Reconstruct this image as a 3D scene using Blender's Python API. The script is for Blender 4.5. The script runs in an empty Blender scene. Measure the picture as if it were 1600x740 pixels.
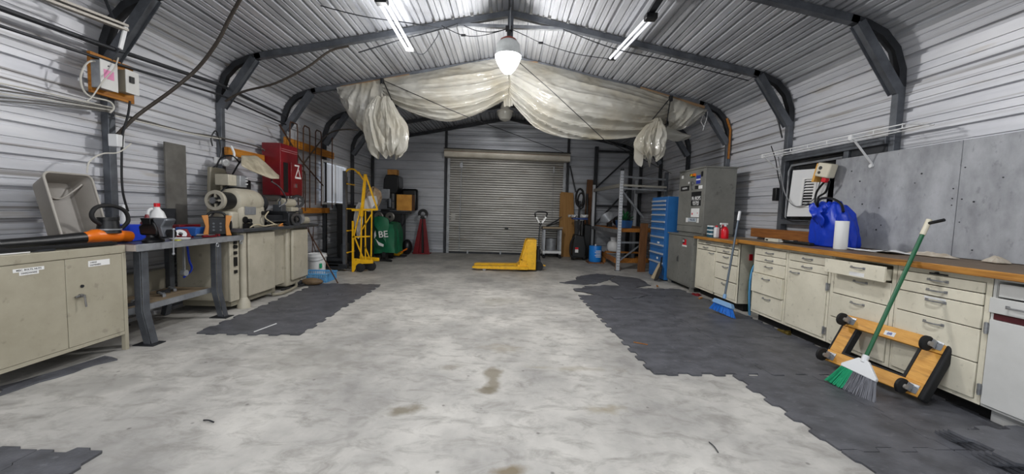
import bpy, bmesh, math, random
from mathutils import Vector, Matrix, Euler
random.seed(7)
PI = math.pi
C = bpy.context.scene.collection
sc = bpy.context.scene

# ------------------------------------------------------------------ camera
FPX, PITCH, ROLL, YAW, EYE = 600.0, 0.068, 0.029, 0.015, 1.2
def ray(px, py):
    """direction in the room of a viewing line (measured on the 1600x740 frame)"""
    a = (px-800)/FPX; b = (370-py)/FPX
    c, s = math.cos(ROLL), math.sin(ROLL); a, b = a*c-b*s, a*s+b*c
    c, s = math.cos(PITCH), math.sin(PITCH); y = c+b*s; z = -s+b*c; x = a
    c, s = math.cos(YAW), math.sin(YAW)
    return Vector((x*c+y*s, -x*s+y*c, z))
def at(px, py, X=None, Y=None, Z=None):
    """point of the room on a wall / floor / plane X=, Y= or Z= """
    d = ray(px, py)
    t = X/d.x if X is not None else (Y/d.y if Y is not None else (Z-EYE)/d.z)
    return Vector((d.x*t, d.y*t, EYE+d.z*t))
cd = bpy.data.cameras.new('camera'); cam = bpy.data.objects.new('camera', cd); C.objects.link(cam)
cd.sensor_fit = 'HORIZONTAL'; cd.sensor_width = 36.0; cd.lens = 36.0*FPX/1600.0
cd.clip_start = 0.05; cd.clip_end = 200
fw = ray(800, 370).normalized(); rt = (ray(801, 370)-ray(800, 370)).normalized(); up = rt.cross(fw)
Mc = Matrix((rt, up, -fw)).transposed().to_4x4(); Mc.translation = Vector((0, 0, EYE))
cam.matrix_world = Mc
sc.camera = cam

# ------------------------------------------------------------------ world, area light, exposure
w = bpy.data.worlds.new('world'); sc.world = w; w.use_nodes = True
nt = w.node_tree
bg = nt.nodes['Background']; sky = nt.nodes.new('ShaderNodeTexSky')
sky.sky_type = 'NISHITA'; sky.sun_disc = False; sky.sun_elevation = math.radians(38); sky.sun_rotation = math.radians(150)
nt.links.new(sky.outputs[0], bg.inputs[0]); bg.inputs[1].default_value = 0.12
sc.view_settings.view_transform = 'Standard'; sc.view_settings.look = 'None'
sc.view_settings.exposure = 0.0; sc.view_settings.gamma = 1.0
sc.view_settings.use_curve_mapping = False
def area(name, loc, rot, sx, sy, power, col):
    l = bpy.data.lights.new(name, 'AREA'); l.shape = 'RECTANGLE'; l.size = sx; l.size_y = sy
    l.energy = power; l.color = col
    o = bpy.data.objects.new(name, l); o.location = loc; o.rotation_euler = rot; C.objects.link(o); return o
# added fill light at the unseen rear opening behind the photographer
area('rear_fill_light', (0, -2.75, 1.55), (math.radians(90), 0, 0), 4.6, 2.7, 75, (0.93, 0.96, 1.0))

# ------------------------------------------------------------------ mesh helpers
class MB:
    def __init__(s, M=None): s.v = []; s.f = []; s.s = []; s.M = M
    def add(s, vs, fs, smooth=False, M=None):
        b = len(s.v)
        for p in vs:
            p = Vector(p)
            if M is not None: p = M @ p
            if s.M is not None: p = s.M @ p
            s.v.append(p)
        for f in fs: s.f.append([b+i for i in f]); s.s.append(smooth)
        return s
    def box(s, x0, x1, y0, y1, z0, z1, M=None):
        return s.add([(x0,y0,z0),(x1,y0,z0),(x1,y1,z0),(x0,y1,z0),(x0,y0,z1),(x1,y0,z1),(x1,y1,z1),(x0,y1,z1)],
              [(0,3,2,1),(4,5,6,7),(0,1,5,4),(1,2,6,5),(2,3,7,6),(3,0,4,7)], False, M)
    def cbox(s, c, d, rot=(0,0,0)):
        M = Matrix.Translation(Vector(c)) @ Euler(rot).to_matrix().to_4x4()
        return s.box(-d[0]/2, d[0]/2, -d[1]/2, d[1]/2, -d[2]/2, d[2]/2, M)
    def bar(s, p0, p1, w, h, up=(0,0,1)):
        p0 = Vector(p0); p1 = Vector(p1); d = (p1-p0).normalized(); up = Vector(up)
        if abs(d.dot(up)) > .98: up = Vector((1,0,0))
        x = d.cross(up).normalized()*w/2; z = x.cross(d).normalized()*h/2
        vs = [p0-x-z, p0+x-z, p0+x+z, p0-x+z, p1-x-z, p1+x-z, p1+x+z, p1-x+z]
        return s.add(vs, [(0,3,2,1),(4,5,6,7),(0,1,5,4),(1,2,6,5),(2,3,7,6),(3,0,4,7)])
    def tube(s, pts, r, n=8, closed=False, caps=True, flat=False):
        pts = [Vector(p) for p in pts]; m = len(pts); vs = []; fs = []
        rr = r if isinstance(r, (list, tuple)) else [r]*m
        nrm = None
        for i, p in enumerate(pts):
            if closed: t = pts[(i+1) % m]-pts[i-1]
            else: t = pts[min(i+1, m-1)]-pts[max(i-1, 0)]
            t = t.normalized() if t.length > 1e-9 else Vector((0,0,1))
            if nrm is None:
                a = Vector((0,0,1)) if abs(t.z) < .9 else Vector((1,0,0)); nrm = t.cross(a).normalized()
            else:
                nrm = (nrm-t*nrm.dot(t)); nrm = nrm.normalized() if nrm.length > 1e-6 else t.orthogonal().normalized()
            b = t.cross(nrm)
            for k in range(n):
                a = 2*PI*(k+.5)/n; vs.append(p+(nrm*math.cos(a)+b*math.sin(a))*rr[i])
        for i in range(m if closed else m-1):
            j = (i+1) % m
            for k in range(n): fs.append((i*n+k, i*n+(k+1) % n, j*n+(k+1) % n, j*n+k))
        s.add(vs, fs, not flat)
        if not closed and caps:
            s.add(vs[:n], [tuple(range(n))[::-1]]); s.add(vs[-n:], [tuple(range(n))])
        return s
    def cyl(s, p0, p1, r0, r1=None, n=20, caps=True): return s.tube([p0, p1], [r0, r0 if r1 is None else r1], n, caps=caps)
    def lathe(s, prof, c=(0,0,0), n=24, M=None, axis=None):
        """prof: (radius, height) pairs about +Z at c, or about axis"""
        T = Matrix.Translation(Vector(c))
        if axis is not None: T = T @ Vector((0,0,1)).rotation_difference(Vector(axis)).to_matrix().to_4x4()
        if M is not None: T = M @ T
        vs = []; fs = []
        for r, z in prof:
            for k in range(n): a = 2*PI*k/n; vs.append((r*math.cos(a), r*math.sin(a), z))
        for i in range(len(prof)-1):
            for k in range(n): fs.append((i*n+k, i*n+(k+1) % n, (i+1)*n+(k+1) % n, (i+1)*n+k))
        s.add(vs, fs, True, T)
        if prof[0] == prof[-1]: return s
        if prof[0][0] > 1e-4: s.add(vs[:n], [tuple(range(n))[::-1]], False, T)
        if prof[-1][0] > 1e-4: s.add(vs[-n:], [tuple(range(n))], False, T)
        return s
    def prism(s, poly, d0, d1, ax='Z', M=None):
        """polygon in the two other axes extruded along ax from d0 to d1"""
        n = len(poly)
        def P3(p, d): return {'Z': (p[0], p[1], d), 'X': (d, p[0], p[1]), 'Y': (p[0], d, p[1])}[ax]
        vs = [P3(p, d0) for p in poly]+[P3(p, d1) for p in poly]
        fs = [tuple(range(n))[::-1], tuple(range(n, 2*n))]+[(i, (i+1) % n, n+(i+1) % n, n+i) for i in range(n)]
        return s.add(vs, fs, False, M)
    def grid(s, fn, nu, nv, smooth=True):
        vs = [fn(i/nu, j/nv) for i in range(nu+1) for j in range(nv+1)]
        fs = [(i*(nv+1)+j, (i+1)*(nv+1)+j, (i+1)*(nv+1)+j+1, i*(nv+1)+j+1) for i in range(nu) for j in range(nv)]
        return s.add(vs, fs, smooth)
    def ball(s, c, r, n=14, m=9, M=None):
        rx, ry, rz = (r, r, r) if not isinstance(r, (tuple, list)) else r
        vs = []; fs = []
        for i in range(m+1):
            t = PI*i/m
            for k in range(n):
                a = 2*PI*k/n; vs.append((c[0]+rx*math.sin(t)*math.cos(a), c[1]+ry*math.sin(t)*math.sin(a), c[2]-rz*math.cos(t)))
        for i in range(m):
            for k in range(n): fs.append((i*n+k, i*n+(k+1) % n, (i+1)*n+(k+1) % n, (i+1)*n+k))
        return s.add(vs, fs, True, M)
ORG = {}
def mesh_of(name, mb, mt, org):
    me = bpy.data.meshes.new(name)
    me.from_pydata([tuple(p-org) for p in mb.v], [], mb.f)
    me.polygons.foreach_set('use_smooth', mb.s); me.validate()
    bm = bmesh.new(); bm.from_mesh(me); bmesh.ops.remove_doubles(bm, verts=bm.verts, dist=1e-6)
    bmesh.ops.recalc_face_normals(bm, faces=bm.faces); bm.to_mesh(me); bm.free()
    # keep hard edges between flat and smooth faces and at strong angles
    me.set_sharp_from_angle(angle=math.radians(38))
    if mt: me.materials.append(mt)
    return me
def part(name, mb, mt, parent, label=None, bevel=0, solid=0, kind=None, sub=0):
    org = ORG[parent.name]
    o = bpy.data.objects.new(name, mesh_of(name, mb, mt, org)); C.objects.link(o); o.parent = parent
    ORG[o.name] = org
    mods(o, bevel, solid, sub)
    if label: o['label'] = label
    if kind: o['kind'] = kind
    return o
def mods(o, bevel, solid, sub=0):
    if sub: m = o.modifiers.new('smooth', 'SUBSURF'); m.levels = sub; m.render_levels = sub
    if solid: m = o.modifiers.new('thick', 'SOLIDIFY'); m.thickness = solid; m.offset = 0
    if bevel: m = o.modifiers.new('bevel', 'BEVEL'); m.width = bevel; m.segments = 2; m.limit_method = 'ANGLE'; m.angle_limit = math.radians(40)
def tag(o, label, cat, group=None, kind=None):
    if label: o['label'] = label
    if cat: o['category'] = cat
    if group: o['group'] = group
    if kind: o['kind'] = kind
    return o
def thing(name, label, cat, loc=(0,0,0), group=None):
    o = bpy.data.objects.new(name, None); o.empty_display_size = .1; o.location = loc; C.objects.link(o); ORG[o.name] = Vector(loc)
    return tag(o, label, cat, group)
def single(name, mb, mt, label, cat, group=None, bevel=0, solid=0, sub=0, kind=None):
    lo = [min(p[i] for p in mb.v) for i in range(3)]; hi = [max(p[i] for p in mb.v) for i in range(3)]
    org = Vector(((lo[0]+hi[0])/2, (lo[1]+hi[1])/2, lo[2]))
    o = bpy.data.objects.new(name, mesh_of(name, mb, mt, org)); o.location = org; C.objects.link(o); ORG[o.name] = org
    mods(o, bevel, solid, sub); return tag(o, label, cat, group, kind)
def struct(name, mb, mt, solid=0):
    o = bpy.data.objects.new(name, mesh_of(name, mb, mt, Vector((0,0,0)))); C.objects.link(o); o['kind'] = 'structure'
    ORG[o.name] = Vector((0,0,0)); mods(o, 0, solid); return o
def text(name, body, size, M, mt, parent, ext=.0006, sx=1.0, align='CENTER'):
    """flat lettering turned into a mesh part; M places the text plane (x right, y up)"""
    cu = bpy.data.curves.new(name, 'FONT'); cu.body = body; cu.size = size; cu.extrude = ext
    cu.align_x = align; cu.align_y = 'CENTER'; cu.resolution_u = 2; cu.offset = size*.012
    t = bpy.data.objects.new(name, cu); C.objects.link(t)
    dg = bpy.context.evaluated_depsgraph_get(); me = bpy.data.meshes.new_from_object(t.evaluated_get(dg))
    C.objects.unlink(t); bpy.data.objects.remove(t)
    org = ORG[parent.name]
    me.transform(Matrix.Translation(-org) @ M @ Matrix.Diagonal((sx, 1, 1, 1)))
    me.materials.clear(); me.materials.append(mt)
    o = bpy.data.objects.new(name, me); C.objects.link(o); o.parent = parent; ORG[o.name] = org; return o
def plane_M(origin, right, up):
    r = Vector(right).normalized(); u = Vector(up).normalized(); n = r.cross(u)
    M = Matrix((r, u, n)).transposed().to_4x4(); M.translation = Vector(origin); return M
def copy_thing(o, dloc, label=None):
    c = o.copy(); C.objects.link(c); c.location = o.location+Vector(dloc); ORG[c.name] = c.location.copy()
    if label: c['label'] = label
    for ch in list(o.children):
        d = ch.copy(); C.objects.link(d); d.parent = c; ORG[d.name] = ORG[c.name]
        for g in list(ch.children):
            e = g.copy(); C.objects.link(e); e.parent = d; ORG[e.name] = ORG[c.name]
    return c
def sag(p0, p1, drop, n=12, wob=0):
    p0 = Vector(p0); p1 = Vector(p1); out = []
    for i in range(n+1):
        t = i/n; p = p0.lerp(p1, t); p.z -= drop*4*t*(1-t)
        if wob and 0 < i < n: p += Vector((random.uniform(-wob, wob), random.uniform(-wob, wob), random.uniform(-wob, wob)))
        out.append(p)
    return out
def spline(pts, n=6):
    pts = [Vector(p) for p in pts]; out = []
    for i in range(len(pts)-1):
        p0 = pts[max(i-1, 0)]; p1 = pts[i]; p2 = pts[i+1]; p3 = pts[min(i+2, len(pts)-1)]
        for k in range(n):
            t = k/n
            out.append(.5*((2*p1)+(p2-p0)*t+(2*p0-5*p1+4*p2-p3)*t*t+(3*p1-p0-3*p2+p3)*t*t*t))
    out.append(pts[-1]); return out

# ------------------------------------------------------------------ materials
def srgb(h):
    h = h.lstrip('#'); return tuple(((int(h[i:i+2], 16)/255)/12.92 if int(h[i:i+2], 16)/255 <= .04045 else ((int(h[i:i+2], 16)/255+.055)/1.055)**2.4) for i in (0, 2, 4))
def col4(c): return (*(srgb(c) if isinstance(c, str) else c), 1)
def mat(name, c, rough=.5, metal=0., c2=None, scale=6, lo=.35, hi=.7, stretch=(1,1,1), bump=0, bscale=60, emit=0, alpha=1, trans=0, spec=.5, c3=None, s3=30, a3=.3, coat=0, sub=0, lines=None):
    m = bpy.data.materials.new(name); m.use_nodes = True; N = m.node_tree.nodes; K = m.node_tree.links.new
    b = N['Principled BSDF']; b.inputs['Base Color'].default_value = col4(c); b.inputs['Roughness'].default_value = rough
    b.inputs['Metallic'].default_value = metal; b.inputs['Specular IOR Level'].default_value = spec
    b.inputs['Coat Weight'].default_value = coat
    if sub: b.inputs['Subsurface Weight'].default_value = sub; b.inputs['Subsurface Radius'].default_value = (.02,.02,.02)
    if emit: b.inputs['Emission Color'].default_value = col4(c); b.inputs['Emission Strength'].default_value = emit
    if alpha < 1: b.inputs['Alpha'].default_value = alpha
    if trans: b.inputs['Transmission Weight'].default_value = trans
    if c2 or bump:
        g = N.new('ShaderNodeNewGeometry'); mp = N.new('ShaderNodeMapping'); mp.inputs['Scale'].default_value = stretch
        K(g.outputs['Position'], mp.inputs[0])
    if c2:
        nz = N.new('ShaderNodeTexNoise'); nz.inputs['Scale'].default_value = scale; nz.inputs['Detail'].default_value = 8; nz.inputs['Roughness'].default_value = .62
        K(mp.outputs[0], nz.inputs['Vector'])
        mr = N.new('ShaderNodeMapRange'); mr.inputs[1].default_value = lo; mr.inputs[2].default_value = hi; K(nz.outputs[0], mr.inputs[0])
        mx = N.new('ShaderNodeMix'); mx.data_type = 'RGBA'; mx.inputs[6].default_value = col4(c); mx.inputs[7].default_value = col4(c2)
        K(mr.outputs[0], mx.inputs[0]); out = mx.outputs[2]
        if c3:
            n3 = N.new('ShaderNodeTexNoise'); n3.inputs['Scale'].default_value = s3; n3.inputs['Detail'].default_value = 5; K(mp.outputs[0], n3.inputs['Vector'])
            m3 = N.new('ShaderNodeMapRange'); m3.inputs[1].default_value = .62; m3.inputs[2].default_value = .7; m3.inputs[4].default_value = a3; K(n3.outputs[0], m3.inputs[0])
            x3 = N.new('ShaderNodeMix'); x3.data_type = 'RGBA'; K(out, x3.inputs[6]); x3.inputs[7].default_value = col4(c3); K(m3.outputs[0], x3.inputs[0]); out = x3.outputs[2]
        if lines:      # long streaks of a second tone lying along the sheets
            lst, lc, la, l0, l1 = lines
            lm = N.new('ShaderNodeMapping'); lm.inputs['Scale'].default_value = lst; K(g.outputs['Position'], lm.inputs[0])
            ln_ = N.new('ShaderNodeTexNoise'); ln_.inputs['Scale'].default_value = 1; ln_.inputs['Detail'].default_value = 4; K(lm.outputs[0], ln_.inputs['Vector'])
            lr = N.new('ShaderNodeMapRange'); lr.inputs[1].default_value = l0; lr.inputs[2].default_value = l1; lr.inputs[4].default_value = la; K(ln_.outputs[0], lr.inputs[0])
            lx = N.new('ShaderNodeMix'); lx.data_type = 'RGBA'; K(out, lx.inputs[6]); lx.inputs[7].default_value = col4(lc); K(lr.outputs[0], lx.inputs[0]); out = lx.outputs[2]
        K(out, b.inputs['Base Color'])
    if bump:
        nb = N.new('ShaderNodeTexNoise'); nb.inputs['Scale'].default_value = bscale; nb.inputs['Detail'].default_value = 4; K(mp.outputs[0], nb.inputs['Vector'])
        bp = N.new('ShaderNodeBump'); bp.inputs['Strength'].default_value = bump; bp.inputs['Distance'].default_value = .01; K(nb.outputs[0], bp.inputs['Height']); K(bp.outputs[0], b.inputs['Normal'])
    return m
def wood(name, c, c2, axis='y', scale=5, rough=.6, c3=None):
    st = {'x': (.7,9,9), 'y': (9,.7,9), 'z': (9,9,.7)}[axis]
    return mat(name, c, rough, 0, c2, scale, .38, .66, st, .25, 12, c3=c3, s3=2.2, a3=.5)
M = {}
M['siding'] = mat('corrugated_metal', '#d3d4d8', .46, .25, '#b9bbc1', 2.2, .38, .68, (1,.35,2.5), .05, 3, c3='#a79b86', s3=4, a3=.35, lines=((.5, .22, 26), '#75706a', .75, .56, .70))
M['roof'] = mat('roof_metal', '#c4c6ca', .36, .45, '#a0a2a7', 1.7, .4, .68, (2.2,.4,1), .04, 3, lines=((26, .22, 3), '#76777a', .6, .56, .70))
M['siding_far'] = mat('far_wall_metal', '#b9bcc2', .42, .3, '#9a9da3', 1.5, .4, .68, (.5,1,2), .05, 3, lines=((.22, .5, 9), '#66645f', .35, .56, .7))
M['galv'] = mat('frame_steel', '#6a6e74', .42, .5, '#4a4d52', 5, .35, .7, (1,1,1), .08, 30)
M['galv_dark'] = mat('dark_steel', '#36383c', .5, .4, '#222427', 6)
M['galv_light'] = mat('zinc_steel', '#a5a8ac', .38, .45, '#85888c', 9)
M['door_steel'] = mat('shutter_steel', '#a2a09c', .4, .45, '#86847f', 3, .4, .7, (.4,1,2), .05, 4, c3='#6d5f4c', s3=5, a3=.4)
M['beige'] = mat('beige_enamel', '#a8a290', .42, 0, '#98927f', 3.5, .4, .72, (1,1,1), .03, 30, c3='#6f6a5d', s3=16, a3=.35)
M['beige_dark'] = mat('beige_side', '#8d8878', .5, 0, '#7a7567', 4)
M['cream'] = mat('cream_enamel', '#e2dcc8', .38, 0, '#cdc7b3', 3, .42, .75, (1,1,1), .02, 30, c3='#8a8272', s3=22, a3=.32)
M['white_cab'] = mat('white_enamel', '#d4d4d1', .35, 0, '#c6c6c2', 3)
M['grey_cab'] = mat('grey_enamel', '#7c7c76', .45, 0, '#6b6b66', 3, .4, .7, c3='#3f3f3c', s3=18, a3=.4)
M['black'] = mat('black_plastic', '#111214', .4)
M['black_rubber'] = mat('black_rubber', '#161617', .75, bump=.1)
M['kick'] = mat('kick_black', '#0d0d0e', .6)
M['white'] = mat('white_plastic', '#dfe0e0', .35)
M['paper'] = mat('paper', '#e4e4e2', .8)
M['chrome'] = mat('worn_chrome', '#a9a9aa', .28, .95, '#7d7d7e', 20)
M['handle'] = mat('pull_steel', '#a2a3a4', .32, .5, '#7d7e80', 30)
M['orange'] = mat('orange_plastic', '#e07012', .35)
M['amber'] = mat('amber_plastic', '#c98540', .4)
M['blue_bin'] = mat('blue_plastic', '#1a3fc4', .35)
M['blue_crate'] = mat('light_blue_plastic', '#5d9fd0', .4)
M['blue_cab'] = mat('blue_enamel', '#2f72b4', .38, 0, '#27629e', 3)
M['red'] = mat('red_enamel', '#7c0d1a', .35, 0, '#5f0a14', 4)
M['red_bright'] = mat('red_plastic', '#d01424', .3)
M['alu'] = mat('aluminium', '#c6c9cd', .35, .3)
M['yellow'] = mat('yellow_enamel', '#e8b20a', .4, 0, '#c9920c', 9, .45, .75, c3='#6d4b12', s3=25, a3=.5)
M['green_cloth'] = mat('green_tarp', '#0f6b47', .55, 0, '#0b5437', 5, bump=.2, bscale=8)
M['green'] = mat('green_paint', '#0d5a36', .35)
M['fibre_green'] = mat('green_bristle', '#1fa070', .6)
M['fibre_grey'] = mat('grey_bristle', '#6f7076', .6)
M['fibre_blue'] = mat('blue_bristle', '#1f78d8', .6)
M['osb'] = wood('yellow_pine', '#b97a22', '#8f5513', 'y', 4, .6, '#5c3307')
M['pine'] = wood('amber_pine', '#b0722c', '#8a531a', 'y', 5, .6)
M['pine_z'] = wood('brown_board', '#7b5230', '#5d3b20', 'z', 4, .65)
M['ply'] = wood('tan_hardboard', '#a5793f', '#94692f', 'z', 2.5, .65)
M['top_wood'] = wood('worktop_wood', '#75614a', '#5d4c3a', 'y', 6, .5, '#453a2e')
M['top_edge'] = wood('worktop_edge', '#b98238', '#8d5a20', 'y', 7, .45, '#5b3a1a')
M['bench_wood'] = wood('bench_shelf_wood', '#8b7a62', '#6b5c48', 'y', 5, .7)
M['dolly_wood'] = wood('dolly_wood', '#dba24a', '#c08532', 'y', 4, .55, '#8a5a24')
M['tub'] = mat('taupe_plastic', '#86817a', .45, 0, '#7a756e', 3, bump=.05)
M['mat_rubber'] = mat('recycled_rubber', '#5c5d62', .55, 0, '#434448', 5, .36, .66, (1,1.3,1), .25, 60, c3='#75767b', s3=16, a3=.4)
M['board_grey'] = mat('cement_board', '#b0b2b6', .62, 0, '#7f8185', 3.4, .36, .66, (1,1,.6), .12, 25, c3='#696b6f', s3=24, a3=.4)
M['tape_red'] = mat('red_collar', '#8b3a2a', .6)
M['poly'] = None
# ------------------------------------------------------------------ the shell of the building
YB, YF = -2.6, 10.55        # rear gable (behind the photographer) and far gable
RX = -0.02                  # ridge line
half = [(-3.66, 0.0), (-3.66, 2.48)]
for i in range(1, 9):
    t = i/8; a = Vector((-3.66, 2.48)); b = Vector((-3.66, 2.95)); c = Vector((-3.18, 3.06))
    half.append(tuple(a*(1-t)**2+b*2*t*(1-t)+c*t*t))
half.append((0.0, 3.70))
def section(side):
    return [Vector((RX+(p[0] if side < 0 else -p[0]), p[1])) for p in half]
def walk(path, s):
    for i in range(len(path)-1):
        L = (path[i+1]-path[i]).length
        if s <= L or i == len(path)-2:
            d = (path[i+1]-path[i]).normalized(); return path[i]+d*s, d
        s -= L
def path_len(path): return sum((path[i+1]-path[i]).length for i in range(len(path)-1))
PITCH_R = .24
WALL_RIB = ((-.021, 0), (-.015, .036), (.015, .036), (.021, 0), (.064, 0), (.068, .011), (.076, .011), (.080, 0), (.128, 0), (.132, .011), (.140, .011), (.144, 0))
FAR_RIB = ((-.021, 0), (-.017, .044), (.017, .044), (.021, 0), (.064, 0), (.072, .0015), (.076, .0015), (.084, 0), (.128, 0), (.136, .0015), (.140, .0015), (.148, 0))
ROOF_RIB = ((-.023, 0), (-.014, .034), (.014, .034), (.023, 0), (.062, 0), (.067, .018), (.082, .018), (.087, 0), (.128, 0), (.133, .018), (.148, .018), (.153, 0))
def rib_stations(s0, s1, ribs=None):
    """(s, outward depth): one deep rib and two shallow ones per pitch"""
    out = []; k0 = int(s0/PITCH_R)-1
    for k in range(k0, int(s1/PITCH_R)+2):
        b = k*PITCH_R+.06
        for ds, d in (ribs or WALL_RIB):
            if s0 < b+ds < s1: out.append((b+ds, d))
    return [(s0, 0)]+out+[(s1, 0)]
def siding_strip(path, side, s0, s1, y0, y1):
    mb = MB(); vs = []; fs = []
    for s, d in rib_stations(s0, s1, ROOF_RIB if s0 > 2.5 else WALL_RIB):
        p, t = walk(path, s); n = Vector((-t.y, t.x)) if side < 0 else Vector((t.y, -t.x))   # outward
        q = p+n*d
        vs += [(q.x, y0, q.y), (q.x, y1, q.y)]
    for i in range(len(vs)//2-1): fs.append((2*i, 2*i+2, 2*i+3, 2*i+1))
    return mb.add(vs, fs)
def skin(path, side, s0, s1, off=.06):
    pts = []; n = 24
    mb = MB(); vs = []; fs = []
    for i in range(n+1):
        p, t = walk(path, s0+(s1-s0)*i/n); nn = Vector((-t.y, t.x)) if side < 0 else Vector((t.y, -t.x)); q = p+nn*off
        vs += [(q.x, YB-.1, q.y), (q.x, YF+.1, q.y)]
    for i in range(n): fs.append((2*i, 2*i+2, 2*i+3, 2*i+1))
    return mb.add(vs, fs)
SW = 4*PITCH_R*3            # height of the wall siding (three sheets)
ceiling_mb = MB()
for side, nm in ((-1, 'wall_left'), (1, 'wall_right')):
    path = section(side); L = path_len(path)
    wl = struct(nm, skin(path, side, 0, SW), M['siding'], .01)
    for k in range(3): part('siding_panel', siding_strip(path, side, k*.96, (k+1)*.96, YB, YF), M['siding'], wl)
    sk = skin(path, side, SW, L); ceiling_mb.add(sk.v, sk.f)
ceiling = struct('ceiling', ceiling_mb, M['roof'], .01)
for side in (-1, 1):
    path = section(side); L = path_len(path); s = SW
    while s < L-.01:
        e = min(s+.96, L)
        part('roof_panel', siding_strip(path, side, s, e, YB, YF), M['roof'], ceiling); s = e
part('ridge_cap', MB().box(RX-.1, RX+.1, YB, YF, 3.735, 3.75), M['roof'], ceiling)
def half_w(z):
    if z <= 2.48: return 3.66
    for i in range(1, len(half)-1):
        a, b = half[i], half[i+1]
        if a[1] <= z <= b[1]: return -(a[0]+(b[0]-a[0])*(z-a[1])/(b[1]-a[1]))
    return 0.0
def gable_strip(y, out, z0, z1, xa=None, xb=None):
    mb = MB(); vs = []; fs = []
    for z, d in rib_stations(z0, z1, FAR_RIB):
        h = half_w(min(z, 3.699)); l = RX-h if xa is None else max(xa, RX-h); r = RX+h if xb is None else min(xb, RX+h)
        vs += [(l, y+out*d, z), (r, y+out*d, z)]
    for i in range(len(vs)//2-1): fs.append((2*i, 2*i+1, 2*i+3, 2*i+2))
    return mb.add(vs, fs)
DX0, DX1, DZ = -1.62, 1.55, 2.60
def gable_skin(y, x0, x1, z1):
    mb = MB()
    for a, b, c, d in ((-3.82, x0, 0, 2.9), (x1, 3.78, 0, 2.9), (x0, x1, z1, 2.9)): mb.box(a, b, y-.01, y+.01, c, d)
    mb.prism([(-3.82, 2.9), (3.78, 2.9), (3.2, 3.15), (RX, 3.78), (-3.25, 3.15)], y-.01, y+.01, 'Y'); return mb
wf = struct('wall_back', gable_skin(YF+.06, DX0, DX1, DZ), M['siding_far'])
for k in range(4):
    z0, z1 = k*.96, min((k+1)*.96, 3.70)
    if z0 < DZ:
        for xa, xb in ((None, DX0), (DX1, None)):
            part('siding_panel', gable_strip(YF, 1, z0, min(z1, DZ), xa, xb), M['siding_far'], wf)
        if z1 > DZ: part('siding_panel', gable_strip(YF, 1, DZ, z1), M['siding_far'], wf)
    else: part('siding_panel', gable_strip(YF, 1, z0, z1), M['siding_far'], wf)
wr = struct('wall_front', gable_skin(YB-.06, -2.3, 2.3, 2.9), M['siding'])  # opening added in the unseen rear gable to let fill light in
for k in range(4):
    z0, z1 = k*.96, min((k+1)*.96, 3.70)
    if z0 < 2.88:
        for xa, xb in ((None, -2.3), (2.3, None)): part('siding_panel', gable_strip(YB, -1, z0, z1, xa, xb), M['siding'], wr)
    else: part('siding_panel', gable_strip(YB, -1, z0, z1), M['siding'], wr)

# concrete floor with stains where the photograph has them
fm = mat('concrete', '#c2bfb8', .62, 0, '#8f8d89', 1.3, .38, .66, (1, .8, 1), .12, 22, c3='#6e6c68', s3=5.5, a3=.3)
N = fm.node_tree.nodes; K = fm.node_tree.links.new; bs = N['Principled BSDF']
prev = bs.inputs['Base Color'].links[0].from_socket
g = N.new('ShaderNodeNewGeometry')
# fine trowel streaks
mp = N.new('ShaderNodeMapping'); mp.inputs['Scale'].default_value = (3.0, 5.5, 1); mp.inputs['Rotation'].default_value = (0, 0, .5); K(g.outputs['Position'], mp.inputs[0])
nz = N.new('ShaderNodeTexNoise'); nz.inputs['Scale'].default_value = 1.6; nz.inputs['Detail'].default_value = 9; nz.inputs['Roughness'].default_value = .7; nz.inputs['Distortion'].default_value = .6; K(mp.outputs[0], nz.inputs['Vector'])
mr = N.new('ShaderNodeMapRange'); mr.inputs[1].default_value = .48; mr.inputs[2].default_value = .68; mr.inputs[4].default_value = .75; K(nz.outputs[0], mr.inputs[0])
mx = N.new('ShaderNodeMix'); mx.data_type = 'RGBA'; K(mr.outputs[0], mx.inputs[0]); K(prev, mx.inputs[6]); mx.inputs[7].default_value = col4('#807d77'); prev = mx.outputs[2]
n2 = N.new('ShaderNodeTexNoise'); n2.inputs['Scale'].default_value = 7; n2.inputs['Detail'].default_value = 6; K(g.outputs['Position'], n2.inputs['Vector'])
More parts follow.
